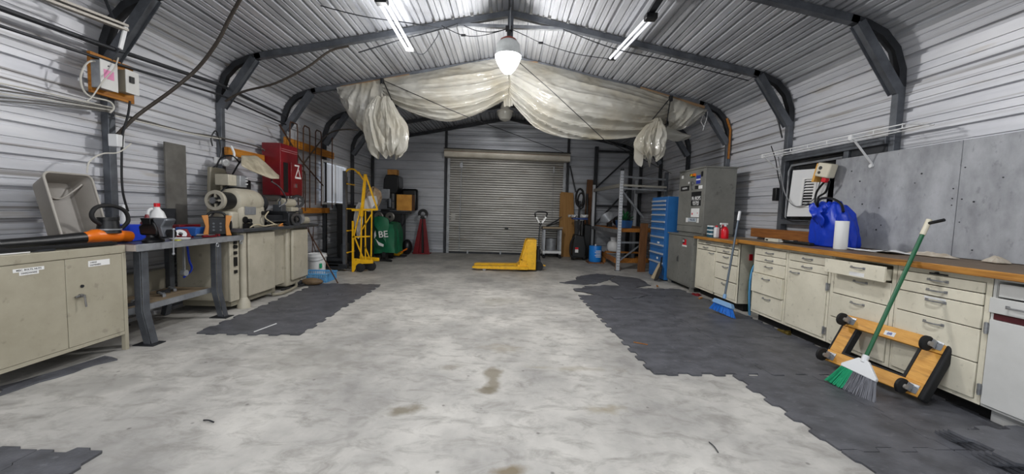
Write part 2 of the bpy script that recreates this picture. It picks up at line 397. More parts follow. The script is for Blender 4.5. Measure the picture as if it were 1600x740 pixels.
for (px, py, rx, ry, c, a) in ((628, 640, .13, .07, '#6f6652', .8), (700, 572, .1, .07, '#7d7668', .6), (770, 590, .07, .2, '#756c58', .8), (785, 545, .2, .1, '#857b66', .5), (765, 610, .09, .05, '#6c634f', .8),
                               (945, 640, .12, .06, '#8d8268', .7), (800, 736, .1, .04, '#6b5a35', .8), (900, 575, .35, .05, '#99917e', .5), (780, 470, .25, .25, '#8f8a7c', .45), (470, 560, .5, .4, '#8b8880', .45), (150, 600, .5, .18, '#8f8d88', .5), (820, 414, .35, .25, '#cfc4a2', .6)):
    p = at(px, py, Z=0)
    sb = N.new('ShaderNodeVectorMath'); sb.operation = 'SUBTRACT'; K(g.outputs['Position'], sb.inputs[0]); sb.inputs[1].default_value = p
    dv = N.new('ShaderNodeVectorMath'); dv.operation = 'DIVIDE'; K(sb.outputs[0], dv.inputs[0]); dv.inputs[1].default_value = (rx, ry, 1)
    ln = N.new('ShaderNodeVectorMath'); ln.operation = 'LENGTH'; K(dv.outputs[0], ln.inputs[0])
    ad = N.new('ShaderNodeMath'); ad.operation = 'MULTIPLY_ADD'; K(n2.outputs[0], ad.inputs[0]); ad.inputs[1].default_value = 3.0; K(ln.outputs['Value'], ad.inputs[2])
    m2 = N.new('ShaderNodeMapRange'); m2.inputs[1].default_value = 1.8; m2.inputs[2].default_value = 2.6; m2.inputs[3].default_value = a; m2.inputs[4].default_value = 0; K(ad.outputs[0], m2.inputs[0])
    mx = N.new('ShaderNodeMix'); mx.data_type = 'RGBA'; K(m2.outputs[0], mx.inputs[0]); K(prev, mx.inputs[6]); mx.inputs[7].default_value = col4(c); prev = mx.outputs[2]
# small dark specks
vz = N.new('ShaderNodeTexVoronoi'); vz.inputs['Scale'].default_value = 5.5; vz.inputs['Randomness'].default_value = 1; K(g.outputs['Position'], vz.inputs['Vector'])
vm = N.new('ShaderNodeMapRange'); vm.inputs[1].default_value = .03; vm.inputs[2].default_value = .07; vm.inputs[3].default_value = .6; vm.inputs[4].default_value = 0; K(vz.outputs['Distance'], vm.inputs[0])
mx = N.new('ShaderNodeMix'); mx.data_type = 'RGBA'; K(vm.outputs[0], mx.inputs[0]); K(prev, mx.inputs[6]); mx.inputs[7].default_value = col4('#4a4844'); K(mx.outputs[2], bs.inputs['Base Color'])
struct('floor', MB().box(-3.72, 3.68, YB-.1, YF+.1, -.12, 0), fm)
struct('ground', MB().box(-25, 25, -30, 30, -.2, -.121), mat('gravel', '#8a8478', .9, 0, '#6d675c', 8))

# steel portal frames
FY0, FD = 3.60, 1.38
for k in range(-1, 6):
    y = FY0+FD*k if k < 5 else 10.47
    nm = {-1: 'steel arch frame just overhead, nearest the rear gable', 0: 'nearest steel arch frame in view, electrical boxes on its left post', 1: 'second steel arch frame, carrying the lit globe lamp at its peak',
          2: 'third steel arch frame, the plastic sheeting hung along its rafters', 3: 'fourth steel arch frame, just behind the plastic sheeting', 4: 'fifth steel arch frame, last one before the far gable', 5: 'dark steel gable frame standing against the far wall'}[k]
    t = thing('steel_arch_frame', nm, 'frame', (RX, y, 0), 'steel portal frames of the building')
    for sd in (-1, 1):
        X = lambda v: RX+sd*v
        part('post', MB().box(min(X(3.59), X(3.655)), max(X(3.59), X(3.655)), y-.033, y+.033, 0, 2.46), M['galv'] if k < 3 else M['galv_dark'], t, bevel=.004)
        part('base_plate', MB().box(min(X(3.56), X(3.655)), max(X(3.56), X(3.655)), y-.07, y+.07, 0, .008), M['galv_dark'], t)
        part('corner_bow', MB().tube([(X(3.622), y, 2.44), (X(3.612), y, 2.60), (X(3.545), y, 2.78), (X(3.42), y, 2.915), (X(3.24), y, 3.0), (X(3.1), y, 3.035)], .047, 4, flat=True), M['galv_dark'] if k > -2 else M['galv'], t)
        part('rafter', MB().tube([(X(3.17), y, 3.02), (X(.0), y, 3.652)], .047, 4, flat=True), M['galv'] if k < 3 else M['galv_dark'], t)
        if k < 5:
            b = MB().bar((X(3.585), y, 2.385), (X(3.16), y, 3.0), .088, .012, (sd, 0, .6))
            b.bar((X(3.60), y-.04, 2.395), (X(3.18), y-.04, 3.0), .007, .085, (sd, 0, .6)).bar((X(3.60), y+.04, 2.395), (X(3.18), y+.04, 3.0), .007, .085, (sd, 0, .6))
            part('knee_brace', b, M['galv'], t)
    if k in (-1, 0, 1, 3, 4):
        part('collar_tie', MB().box(RX-.66, RX+.66, y-.02, y+.02, 3.475, 3.515), M['galv_light'] if k == 1 else M['galv'], t)
    if k == 1: part('king_post', MB().box(RX-.035, RX+.035, y-.03, y+.03, 3.36, 3.63), M['galv'], t)
# wall rails and gable posts
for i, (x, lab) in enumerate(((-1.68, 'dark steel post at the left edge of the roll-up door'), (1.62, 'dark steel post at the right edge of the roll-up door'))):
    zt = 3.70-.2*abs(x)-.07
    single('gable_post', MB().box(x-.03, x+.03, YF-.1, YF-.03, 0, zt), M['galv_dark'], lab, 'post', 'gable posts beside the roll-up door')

# roll-up door in the far gable
d1 = struct('door_1', MB().box(DX0, DX1, YF+.03, YF+.045, 0, DZ), M['galv_dark'])
cm = MB(); vs = []; zs = 0.03; n = 40; p = (DZ-.05)/n
for i in range(n):
    for f, d in ((0, 0), (.18, .016), (.5, .02), (.82, .016)): vs += [(DX0+.03, YF-.03-d, zs+(i+f)*p), (DX1-.03, YF-.03-d, zs+(i+f)*p)]
cm.add(vs, [(2*i, 2*i+1, 2*i+3, 2*i+2) for i in range(len(vs)//2-1)])
part('door_curtain', cm, M['door_steel'], d1, 'ribbed galvanised steel curtain')
part('bottom_bar', MB().box(DX0+.02, DX1-.02, YF-.06, YF-.02, 0, .05), M['galv_dark'], d1)
for x in (DX0+.02, DX1-.02): part('guide_rail', MB().box(x-.035, x+.035, YF-.075, YF-.01, 0, DZ), M['galv_light'], d1)
hm = MB(Matrix.Translation((0, 0, 2.66)) @ Euler((0, math.radians(.6), 0)).to_matrix().to_4x4())
hm.prism([(YF-.4, -.07), (YF-.37, -.11), (YF-.02, -.11), (YF-.02, .1), (YF-.33, .1), (YF-.4, .03)], -1.68, 1.62, 'X')
part('hood', hm, mat('hood_metal', '#dad4c6', .4, .1, '#bdb6a6', 3), d1, 'pale metal roller hood')
part('hood_edge', MB(Matrix.Translation((0, 0, 2.66)) @ Euler((0, math.radians(.6), 0)).to_matrix().to_4x4()).box(-1.69, 1.63, YF-.42, YF-.3, .1, .112), M['galv_dark'], d1)
part('hood_seam', MB(Matrix.Translation((0, 0, 2.66)) @ Euler((0, math.radians(.6), 0)).to_matrix().to_4x4()).box(-1.68, 1.62, YF-.41, YF-.39, .02, .03), mat('hood_tan', '#8c6a4a', .5), d1)
part('pull_rod', MB().tube([(-1.28, YF-.1, .06), (-1.27, YF-.1, 1.2), (-1.25, YF-.1, 2.5)], .012, 6).box(-1.3, -1.22, YF-.11, YF-.08, 2.32, 2.44), M['galv_light'], d1)
part('pull_rope', MB().tube([(1.23, YF-.1, 1.0), (1.24, YF-.1, 2.5)], .005, 5).box(1.215, 1.25, YF-.11, YF-.09, 2.25, 2.42), M['galv_light'], d1)
part('lock', MB().box(-.05, .05, YF-.08, YF-.045, .69, .74).cyl((0, YF-.1, .715), (0, YF-.05, .715), .03), M['galv_dark'], d1)
part('patch_plate', MB().box(-1.52, -1.4, YF-.058, YF-.05, .9, 1.08), M['door_steel'], d1)
for x in (-1.05, -.15, .9): part('floor_catch', MB().box(x-.02, x+.02, YF-.09, YF-.06, .0, .09), M['galv_light'], d1)
# ================================================================== RIGHT SIDE
WX = 3.62                                     # inside of the right wall ribs
def pull(parent, x, y, z, w=.11, label=None):
    """bow handle on a front facing -x"""
    m = MB().tube([(x, y-w/2+.006, z), (x-.022, y-w/2+.012, z), (x-.028, y-w/2+.03, z), (x-.028, y+w/2-.03, z), (x-.022, y+w/2-.012, z), (x, y+w/2-.006, z)], .0055, 6)
    for s_ in (-1, 1): m.box(x-.002, x+.001, y+s_*w/2-.010, y+s_*w/2+.010, z-.009, z+.009)
    part('pull_handle', m, M['handle'], parent, label)
def front(parent, kind, x, y0, y1, z0, z1, mt, proud=.016, hy=None, hz=None, hw=.11, lock=False, label=None):
    o = part(kind, MB().box(x-proud, x+.004, y0+.003, y1-.003, z0+.003, z1-.003), mt, parent, label, bevel=.003)
    if hz is not None: pull(o, x-proud, (y0+y1)/2 if hy is None else hy, hz, hw)
    return o
def hinge(parent, x, y, z): part('hinge', MB().cyl((x-.018, y, z-.035), (x-.018, y, z+.035), .008, n=8).box(x-.016, x, y-.014, y+.014, z-.03, z+.03), M['handle'], parent)
def carcass(t, x, y0, y1, z0, z1, mt, depth=.56, sides=True):
    m = MB().box(x+.004, x+depth, y0, y0+.02, z0, z1).box(x+.004, x+depth, y1-.02, y1, z0, z1).box(x+.004, x+depth, y0+.02, y1-.02, z0, z0+.02)
    m.box(x+depth-.01, x+depth, y0+.02, y1-.02, z0+.02, z1).box(x+.004, x+.02, y0+.02, y1-.02, z1-.015, z1)
    part('carcass', m, mt, t)
    part('kick_plinth', MB().box(x+.09, x+depth, y0+.01, y1-.01, 0, z0), M['kick'], t)
FX = 2.92
cream = M['cream']
# unit A : five drawers
t = thing('drawer_cabinet', 'cream five-drawer base cabinet at the far end of the long worktop', 'cabinet', (FX+.28, 4.17, 0), 'cream base cabinets')
carcass(t, FX, 3.905, 4.445, .10, .885, cream)
part('face_frame', MB().box(FX, FX+.012, 3.905, 3.93, .10, .885).box(FX, FX+.012, 4.42, 4.445, .10, .885).box(FX, FX+.012, 3.93, 4.42, .10, .125).box(FX, FX+.012, 3.93, 4.42, .86, .885), cream, t)
for z0, z1, pr in ((.78, .86, .010), (.705, .78, .010), (.57, .705, .010), (.35, .57, .032), (.125, .35, .010)):
    front(t, 'drawer', FX, 3.93, 4.42, z0, z1, cream, pr, hz=z1-.045)
# unit B : two drawers over a door
t = thing('door_cabinet', 'cream steel base cabinet with two shallow drawers over one tall door', 'cabinet', (FX+.28, 3.64, 0), 'cream base cabinets')
carcass(t, FX, 3.375, 3.90, .10, .885, cream)
part('face_frame', MB().box(FX, FX+.012, 3.375, 3.40, .10, .885).box(FX, FX+.012, 3.88, 3.90, .10, .885).box(FX, FX+.012, 3.4, 3.88, .10, .125).box(FX, FX+.012, 3.4, 3.88, .86, .885), cream, t)
for z0, z1 in ((.78, .86), (.70, .78)): front(t, 'drawer', FX, 3.40, 3.88, z0, z1, cream, .010, hz=(z0+z1)/2)
front(t, 'door', FX, 3.40, 3.88, .125, .70, cream, .010, hy=3.79, hz=.665)
for z in (.60, .2): hinge(t, FX, 3.39, z)
# unit C : open top drawer
t = thing('drawer_cabinet', 'cream base cabinet whose wide top drawer stands pulled open', 'cabinet', (FX+.28, 3.09, 0), 'cream base cabinets')
carcass(t, FX, 2.80, 3.37, .10, .885, cream)
part('face_frame', MB().box(FX, FX+.012, 2.80, 2.83, .10, .885).box(FX, FX+.012, 3.34, 3.37, .10, .885).box(FX, FX+.012, 2.83, 3.34, .10, .125).box(FX, FX+.012, 2.83, 3.34, .872, .885), cream, t)
part('cavity_lining', MB().box(FX+.4, FX+.41, 2.83, 3.34, .7, .87), M['kick'], t)
dx = FX-.085
o = part('open_drawer', MB().box(dx, dx+.016, 2.81, 3.35, .745, .862).box(dx+.016, dx+.45, 2.845, 2.853, .75, .84).box(dx+.016, dx+.45, 3.32, 3.328, .75, .84).box(dx+.016, dx+.45, 2.845, 3.328, .75, .757).box(dx+.44, dx+.45, 2.845, 3.328, .75, .84), cream, t, 'drawer pulled open a hand wide', bevel=.002)
pull(o, dx, 3.03, .825)
part('card_label', MB().box(dx-.002, dx, 2.97, 3.1, .755, .785), M['paper'], o)
front(t, 'drawer', FX, 2.83, 3.34, .56, .74, cream, .002, hz=.70)
front(t, 'drawer', FX, 2.83, 3.34, .35, .56, cream, .010, hz=.52)
front(t, 'drawer', FX, 2.83, 3.34, .125, .35, cream, .010, hz=.31)
# unit D : five drawers
t = thing('drawer_cabinet', 'wide cream five-drawer base cabinet directly behind the leaning wooden dolly and green broom', 'cabinet', (FX+.28, 2.53, 0), 'cream base cabinets')
carcass(t, FX, 2.235, 2.795, .10, .885, cream)
part('face_frame', MB().box(FX, FX+.012, 2.235, 2.265, .10, .885).box(FX, FX+.012, 2.775, 2.795, .10, .885).box(FX, FX+.012, 2.265, 2.775, .10, .125).box(FX, FX+.012, 2.265, 2.775, .85, .885), cream, t)
for z0, z1, hz in ((.78, .85, .815), (.705, .78, .745), (.56, .705, .675), (.35, .56, .525), (.125, .35, .31)):
    front(t, 'drawer', FX, 2.265, 2.775, z0, z1, cream, .010, hy=2.52, hz=hz)
part('card_label', MB().box(FX-.013, FX-.010, 2.46, 2.59, .685, .7), M['paper'], t)
part('lock', MB().cyl((FX-.02, 2.53, .863), (FX+.01, 2.53, .863), .008, n=10).box(FX-.006, FX, 2.47, 2.58, .853, .862), M['galv_dark'], t)
# unit E : white
t = thing('door_cabinet', 'white base cabinet with dark red strip over its door, nearest the photographer', 'cabinet', (FX+.28, 1.93, 0), 'base cabinets under the long worktop')
carcass(t, FX, 1.62, 2.23, .10, .885, M['white_cab'])
part('face_frame', MB().box(FX, FX+.012, 1.62, 1.65, .10, .885).box(FX, FX+.012, 2.215, 2.23, .10, .885).box(FX, FX+.012, 1.65, 2.215, .10, .12), M['white_cab'], t)
front(t, 'drawer', FX, 1.65, 2.20, .775, .86, M['white_cab'], .012, hy=1.95, hz=.82)
front(t, 'drawer', FX, 1.63, 2.235, .675, .772, M['white_cab'], .016, hy=2.09, hz=.725)
part('red_strip', MB().box(FX-.002, FX+.01, 1.65, 2.215, .64, .675), mat('maroon', '#4c1018', .5), t)
front(t, 'door', FX, 1.64, 2.225, .115, .64, M['white_cab'], .016)
for z in (.58, .2): hinge(t, FX, 2.232, z)
part('kick_panel', MB().box(FX+.06, FX+.08, 1.62, 2.22, 0, .10), M['white_cab'], t)
# long worktop
t = thing('long_worktop', 'long worn wooden worktop with amber front edge, over the near run of cabinets', 'worktop', (3.2, 3.1, .885), 'wooden worktops')
part('top_board', MB().box(2.862, 3.60, 1.35, 4.72, .889, .932), M['top_wood'], t, bevel=.003)
part('edge_strip', MB().box(2.845, 2.862, 1.35, 4.72, .887, .931), M['top_edge'], t, 'amber front edge', bevel=.004)
t = thing('short_worktop', 'shorter pale wooden worktop over the far cream cabinet, by the tall grey cabinet', 'worktop', (3.2, 5.3, .87), 'wooden worktops')
part('top_board', MB().box(2.892, 3.60, 4.725, 5.84, .862, .90), wood('pale_worktop', '#9b8668', '#7f6d54', 'y', 6, .5), t, bevel=.003)
part('edge_strip', MB().box(2.872, 2.892, 4.725, 5.84, .861, .90), M['top_edge'], t, bevel=.004)
# unit 1 under the short worktop
X1 = 2.965
t = thing('door_cabinet', 'far cream base cabinet under the short worktop, half door, half drawers', 'cabinet', (X1+.28, 5.35, 0), 'cream base cabinets')
carcass(t, X1, 4.80, 5.90, .10, .86, cream, .53)
part('face_frame', MB().box(X1, X1+.012, 4.80, 4.83, .10, .86).box(X1, X1+.012, 5.335, 5.36, .10, .78).box(X1, X1+.012, 5.87, 5.90, .10, .86).box(X1, X1+.012, 4.83, 5.87, .10, .13).box(X1, X1+.012, 4.83, 5.87, .845, .86), cream, t)
front(t, 'drawer', X1, 4.83, 5.87, .785, .845, cream, .006)
front(t, 'drawer', X1, 5.36, 5.87, .71, .78, cream, .010, hz=.745)
front(t, 'door', X1, 5.36, 5.87, .13, .705, cream, .010, hy=5.45, hz=.675)
for z0, z1 in ((.71, .78), (.575, .705), (.35, .57), (.13, .345)): front(t, 'drawer', X1, 4.83, 5.335, z0, z1, cream, .010, hz=z1-.04)
pull(t, X1-.006, 5.55, .815); pull(t, X1-.006, 5.08, .815)
part('red_tag', MB().box(X1+.12, X1+.16, 4.79, 4.799, .66, .74), M['red_bright'], t)
# folded chairs between the runs
for i, (x, mt, lab) in enumerate(((3.0, M['green'], 'green folded chair in the gap between the two cabinet runs'), (2.96, M['blue_crate'], 'blue-edged folded chair in the gap, in front of the green one'))):
    y = 4.62-i*.07
    t = thing('folded_chair', lab, 'chair', (x+.2, y, 0), 'folded chairs in the gap')
    part('frame', MB().tube(spline([(x+.02, y, .02), (x, y, .3), (x+.01, y, .55), (x+.08, y, .66), (x+.3, y, .68), (x+.36, y, .6), (x+.36, y, .02)], 5), .013, 8), mt, t)
    part('seat', MB().box(x+.05, x+.34, y-.012, y+.012, .2, .6), M['black'] if i else M['green'], t, bevel=.01)
# ---- boards on the wall
for y0, y1, lab in ((2.985, 4.14, 'grey cement board with screw holes on the right wall, between the window and the seam'), (1.76, 2.98, 'grey cement board on the right wall, on the near side of the seam, reaching the picture edge')):
    t = thing('wall_board', lab, 'board', (3.585, (y0+y1)/2, .935), 'grey cement boards on the right wall')
    part('panel', MB().box(3.53, 3.545, y0, y1, .935, 1.85), M['board_grey'], t, bevel=.002)
    sm = MB(); rr = random.Random(int(y0*10))
    for i in range(18):
        yy = y0+.04+rr.random()*(y1-y0-.08); zz = .99+rr.random()*.8
        if i < 6: yy = y0+.03 if i % 2 else y1-.03
        sm.cyl((3.5265, yy, zz), (3.5305, yy, zz), rr.choice((.004, .005, .007)), n=8)
    part('screw_heads', sm, M['galv_dark'], t, kind='stuff')
single('wall_board', MB().box(3.53, 3.545, .5, 1.755, .935, 1.85), M['board_grey'], 'grey cement board on the right wall just outside the picture', 'board', 'grey cement boards on the right wall')
bsp = MB().box(3.53, 3.57, 4.15, 5.5, .934, 1.055)
single('backsplash_plank', bsp, wood('backsplash', '#9c6530', '#774620', 'y', 5, .55, '#4f2c12'), 'knotty wooden plank on edge against the wall behind the worktop, under the window', 'plank', bevel=.003)
# ---- window with dark steel frame
w1 = struct('window_1', MB().box(3.60, 3.615, 4.0, 4.93, 1.19, 1.94), mat('window_glass', '#17191c', .15, 0, spec=.8))
for a in ((3.545, 3.61, 4.93, 5.0, .96, 2.0), (3.55, 3.61, 4.02, 4.08, 1.19, 1.93)): part('window_frame', MB().box(*a), M['galv'], w1, bevel=.004)
part('window_frame', MB().box(3.54, 3.61, 3.62, 4.93, 1.93, 2.005), M['galv'], w1, bevel=.004)
part('window_frame', MB().box(3.54, 3.61, 4.0, 4.93, 1.13, 1.19), M['galv'], w1, bevel=.004)
part('sash_rail', MB().tube([(3.57, 4.88, 1.2), (3.57, 4.88, 1.8), (3.57, 4.84, 1.87), (3.57, 4.1, 1.87)], .014, 6), M['galv_light'], w1)
part('window_frame', MB().box(3.565, 3.61, 3.62, 4.0, 1.86, 1.93), M['galv_dark'], w1)
# louvred white board leaning in the window
t = thing('vent_board', 'white board with a small louvred vent leaning inside the dark window frame', 'board', (3.52, 4.47, 1.19))
p = [at(1240, 266, X=3.53), at(1283, 260, X=3.53), at(1300, 262, X=3.53), at(1287, 339, X=3.50), at(1231, 338, X=3.50)]
A, B, D, E_ = at(1241, 266, X=3.545), at(1299, 262, X=3.545), at(1288, 338, X=3.51), at(1231, 338, X=3.51)
def lerp2(u, v): return (A.lerp(B, u)).lerp(E_.lerp(D, u), v)
def panel4(mb, u0, u1, v0, v1, th, off=0):
    q = [lerp2(u0, v0), lerp2(u1, v0), lerp2(u1, v1), lerp2(u0, v1)]; o1 = Vector((-off, 0, 0)); o2 = Vector((-off-th, 0, 0))
    return mb.add([a+o1 for a in q]+[a+o2 for a in q], [(0,1,2,3),(7,6,5,4),(0,4,5,1),(1,5,6,2),(2,6,7,3),(3,7,4,0)])
m = MB()
for r in ((0, 1, 0, .2), (0, 1, .78, 1), (0, .36, .2, .78), (.72, 1, .2, .78)): panel4(m, *r, .015)
part('board_panel', m, M['white'], t)
m = MB()
for r in ((.34, .40, .18, .8), (.68, .74, .18, .8), (.4, .68, .18, .21), (.4, .68, .77, .8)): panel4(m, *r, .012, .015)
part('vent_frame', m, M['paper'], t)
for i in range(9):
    v = .22+i*.06; m = MB(); q0, q1 = lerp2(.41, v), lerp2(.67, v)
    m.bar(q0+Vector((-.012, 0, -.008)), q1+Vector((-.012, 0, -.008)), .004, .026 if i < 5 else .012, (1, 0, 1)); part('slat', m, M['paper'], t)
part('backing', panel4(MB(), .36, .72, .18, .8, .002, -.004), M['black'], t)
# socket box, tape and cords
c0 = at(1291, 266, X=3.42)
t = thing('socket_box', 'cream plastic socket box hung crooked beside the window, black plugs below it', 'socket box', c0-Vector((0, 0, .09)))
R1 = Matrix.Translation(c0) @ Euler((math.radians(14), 0, math.radians(12))).to_matrix().to_4x4()
part('box_body', MB(R1).box(-.05, .05, -.075, .075, -.075, .075), mat('ivory_plastic', '#cfc8b4', .4), t, bevel=.012)
part('outlet_face', MB(R1).cyl((-.052, .03, .02), (-.048, .03, .02), .02).cyl((-.052, .03, -.03), (-.048, .03, -.03), .016), M['black'], t)
part('tape', MB(R1).box(-.03, .06, .075, .1, -.14, .06), mat('masking_tape', '#dba54e', .7), t)
part('plug', MB(R1).box(-.03, .02, -.05, .0, -.125, -.075), M['red_bright'], t, 'red plug', bevel=.006)
for a, b in (((1296, 283), ((1290, 300), (1278, 310), (1283, 335), (1290, 352))), ((1288, 284), ((1276, 300), (1274, 318), (1281, 340), (1292, 366)))):
    pts = [at(a[0], a[1], X=3.42)]+[at(q[0], q[1], X=3.45) for q in b]
    part('power_cord', MB().tube(spline(pts, 6), .011, 8), M['black'], t)
pts = [at(*q, X=3.47) for q in ((1288, 262), (1281, 285), (1272, 310), (1250, 322), (1236, 318), (1226, 300), (1221, 275), (1216, 245))]
single('grey_wire', MB().tube(spline(pts, 6), .006, 6), mat('grey_cord', '#77787a', .5), 'thin grey cord looping from the socket box across the window frame', 'cord')
pts = [at(*q, X=3.5) for q in ((1205, 228), (1212, 250), (1215, 270), (1222, 305), (1222, 332), (1232, 344), (1262, 346))]
single('drop_cord', MB().tube(spline(pts, 6), .006, 6), M['black'], 'dark cord hanging down the wall at the left edge of the window', 'cord')
single('junction_box', MB().box(3.5, 3.58, 4.99, 5.06, 1.43, 1.6), M['black'], 'small black junction box on the post at the left of the window', 'box', bevel=.006)
# ---- wire shelf
t = thing('wire_shelf', 'white wire shelf on brackets above the window and the cement board', 'shelf', (3.45, 4.1, 1.7))
m = MB()
for x, z in ((3.30, 2.02), (3.30, 1.985), (3.45, 2.02), (3.55, 2.02)): m.cyl((x, 3.22, z), (x, 5.03, z), .0055, n=6)
part('long_wires', m, M['white'], t)
for i in range(8):
    y = 3.24+i*.255; part('cross_wire', MB().tube([(3.55, y, 2.024), (3.30, y, 2.024), (3.30, y, 1.985)], .004, 6), M['white'], t)
for y in (5.0, 3.72): part('bracket', MB().bar((3.31, y, 2.0), (3.54 if y < 4 else 3.61, y, 1.74), .012, .014).cyl((3.51 if y < 4 else 3.58, y, 1.735), (3.53 if y < 4 else 3.61, y, 1.735), .018, n=10).cbox((3.30, y, 2.0), (.02, .03, .05)), M['white'], t)
# ---- things on the worktop
def cloth_blob(name, c, r, mt, label, cat, seed=1, h=.03, thing_kw={}):
    rr = random.Random(seed); ph = [rr.uniform(0, 6.28) for _ in range(8)]
    def fn(u, v):
        a = 2*PI*u; R = v
        k = 1+.18*math.sin(3*a+ph[0])+.12*math.sin(5*a+ph[1])+.06*math.sin(9*a+ph[2])
        x = c[0]+r[0]*R*k*math.cos(a); y = c[1]+r[1]*R*k*math.sin(a)
        z = c[2]+.004+h*(1-R*R)*(.65+.35*math.sin(5*x*12+ph[3])*math.cos(y*44+ph[4]))+h*.2*abs(math.sin(a*4+ph[5]))*(R*(1-R))*3
        return (x, y, z)
    return single(name, MB().grid(fn, 40, 10), mt, label, cat, solid=.004)
from mathutils import noise
# blue tarp bag
t = thing('blue_bag', 'crumpled bright blue tarpaulin bag standing on the worktop in front of the window edge', 'bag', (3.28, 3.78, .934))
rr = random.Random(4)
def bagf(u, v):
    a = 2*PI*u
    sq = 1/max(abs(math.cos(a)), abs(math.sin(a)))**.65
    w_ = (.175+.02*math.sin(v*5))*(1-.38*v**5) ; d_ = (.14)*(1-.45*v**5)
    q_ = Vector((math.cos(a)*2.2, math.sin(a)*2.2, v*3))
    f = 1+.03*math.sin(6*a+7*v)+.07*(.5-2*abs(noise.noise(q_*.8)))+.035*(.5-2*abs(noise.noise(q_*1.7)))+.10*noise.noise(q_*.6)
    z = .934+.004+.42*v+.022*math.sin(3*a+1)*v+.012*math.sin(7*a)*v*v
    return (3.28+d_*sq*f*math.cos(a)*.9-.03*v, 3.78+w_*sq*f*math.sin(a)+.02*v, z)
tarp = mat('blue_tarp', '#0c38b8', .4, bump=.35, bscale=18)
part('bag_body', MB().grid(bagf, 90, 26), tarp, t, solid=.003)
def bagtop(u, v):
    p = Vector(bagf(u, 1)); c = Vector((3.24, 3.8, 1.375)); q = p.lerp(c, v); q.z += .03*math.sin(u*25+v*5)*v*(1-v)*2; return q
part('bag_top', MB().grid(bagtop, 90, 8), tarp, t, solid=.003)
def flapf(u, v):
    x = 3.13-.03*math.sin(v*PI)-.015*math.sin(u*9); y = 3.90-.16*u+.03*math.sin(v*7); z = 1.36-.16*v-.06*u+.02*math.sin(u*12+v*5); return (x, y, z)
part('bag_flap', MB().grid(flapf, 16, 14), tarp, t, solid=.003)
part('bag_base', MB().box(3.16, 3.4, 3.65, 3.92, .935, .94), tarp, t)
pts = [(3.18, 3.9, 1.3), (3.15, 3.86, 1.4), (3.2, 3.78, 1.415), (3.22, 3.68, 1.36), (3.2, 3.62, 1.28)]
part('bag_handle', MB().tube(spline(pts, 6), .012, 6), M['black'], t, 'black strap')
m = MB().lathe([(.018, 0), (.018, .262), (.05, .262), (.052, .258), (.052, .004), (.05, 0), (.018, 0)], (3.11, 3.52, .933), 28)
single('paper_roll', m, M['paper'], 'white paper roll standing upright in front of the blue bag', 'roll')
single('plastic_bottle', MB().lathe([(.03, 0), (.032, .01), (.032, .2), (.012, .24), (.012, .27), (0, .27)], (3.30, 4.02, .933), 14), mat('clear_bottle', '#b9bdbf', .2, alpha=.5), 'clear upright bottle between the window and the blue bag', 'bottle')
def sheetf(c, w, d, a, seed, h=.012):
    rr = random.Random(seed); p1, p2 = rr.uniform(0, 6), rr.uniform(0, 6); ca, sa = math.cos(a), math.sin(a)
    def fn(u, v):
        x = (u-.5)*w; y = (v-.5)*d; z = h*(.5+.5*math.sin(u*5+p1+v*2))*(.3+abs(v-.5)); 
        return (c[0]+x*ca-y*sa, c[1]+x*sa+y*ca, c[2]+z)
    return fn
for i, (c, w_, d_, a, lab) in enumerate((((3.25, 3.40, .937), .2, .28, .2, 'creased white paper lying on the worktop next to the upright roll'), ((3.27, 3.20, .94), .2, .26, -.3, 'second loose white sheet, overlapping the first one beside the roll'))):
    single('paper_sheet', MB().grid(sheetf(c, w_, d_, a, i, .02), 14, 14), M['paper'], lab, 'paper', 'papers on the worktop', solid=.001)
rag = mat('rag_cloth', '#c9c1b3', .85, 0, '#a2937e', 12)
cloth_blob('rag', (3.40, 3.0, .934), (.06, .16), rag, 'off-white rag with brown stains on the worktop under the board seam', 'rag', 3, .035)
cloth_blob('rag', (3.43, 2.62, .934), (.05, .07), rag, 'small crumpled white rag near the right end of the worktop', 'rag', 9, .045)
t = thing('power_strip', 'cream power strip lying at the far end of the long worktop', 'power strip', (3.05, 4.33, .933))
part('strip_body', MB().box(3.02, 3.07, 4.22, 4.44, .934, .972), mat('strip_cream', '#cdc9b8', .4), t, bevel=.005)
part('outlets', MB().box(3.018, 3.02, 4.38, 4.42, .945, .96).box(3.03, 3.06, 4.25, 4.4, .972, .9735), M['black'], t)
part('strip_cord', MB().tube(spline([(3.05, 4.22, .945), (3.12, 4.12, .96), (3.2, 4.05, .94), (3.3, 4.0, .94)], 5), .005, 6), M['white'], t)
t = thing('cordless_tool', 'flat black tool lying on the worktop left of the blue bag', 'tool', (3.12, 4.0, .933))
part('tool_body', MB().prism([(3.06, 4.2), (3.1, 4.22), (3.14, 4.15), (3.15, 3.95), (3.12, 3.83), (3.07, 3.84), (3.07, 4.0)], .934, .962, 'Z'), M['black'], t, bevel=.006)
part('trigger', MB().cyl((3.09, 4.05, .962), (3.09, 4.05, .972), .02, n=12), M['black_rubber'], t)
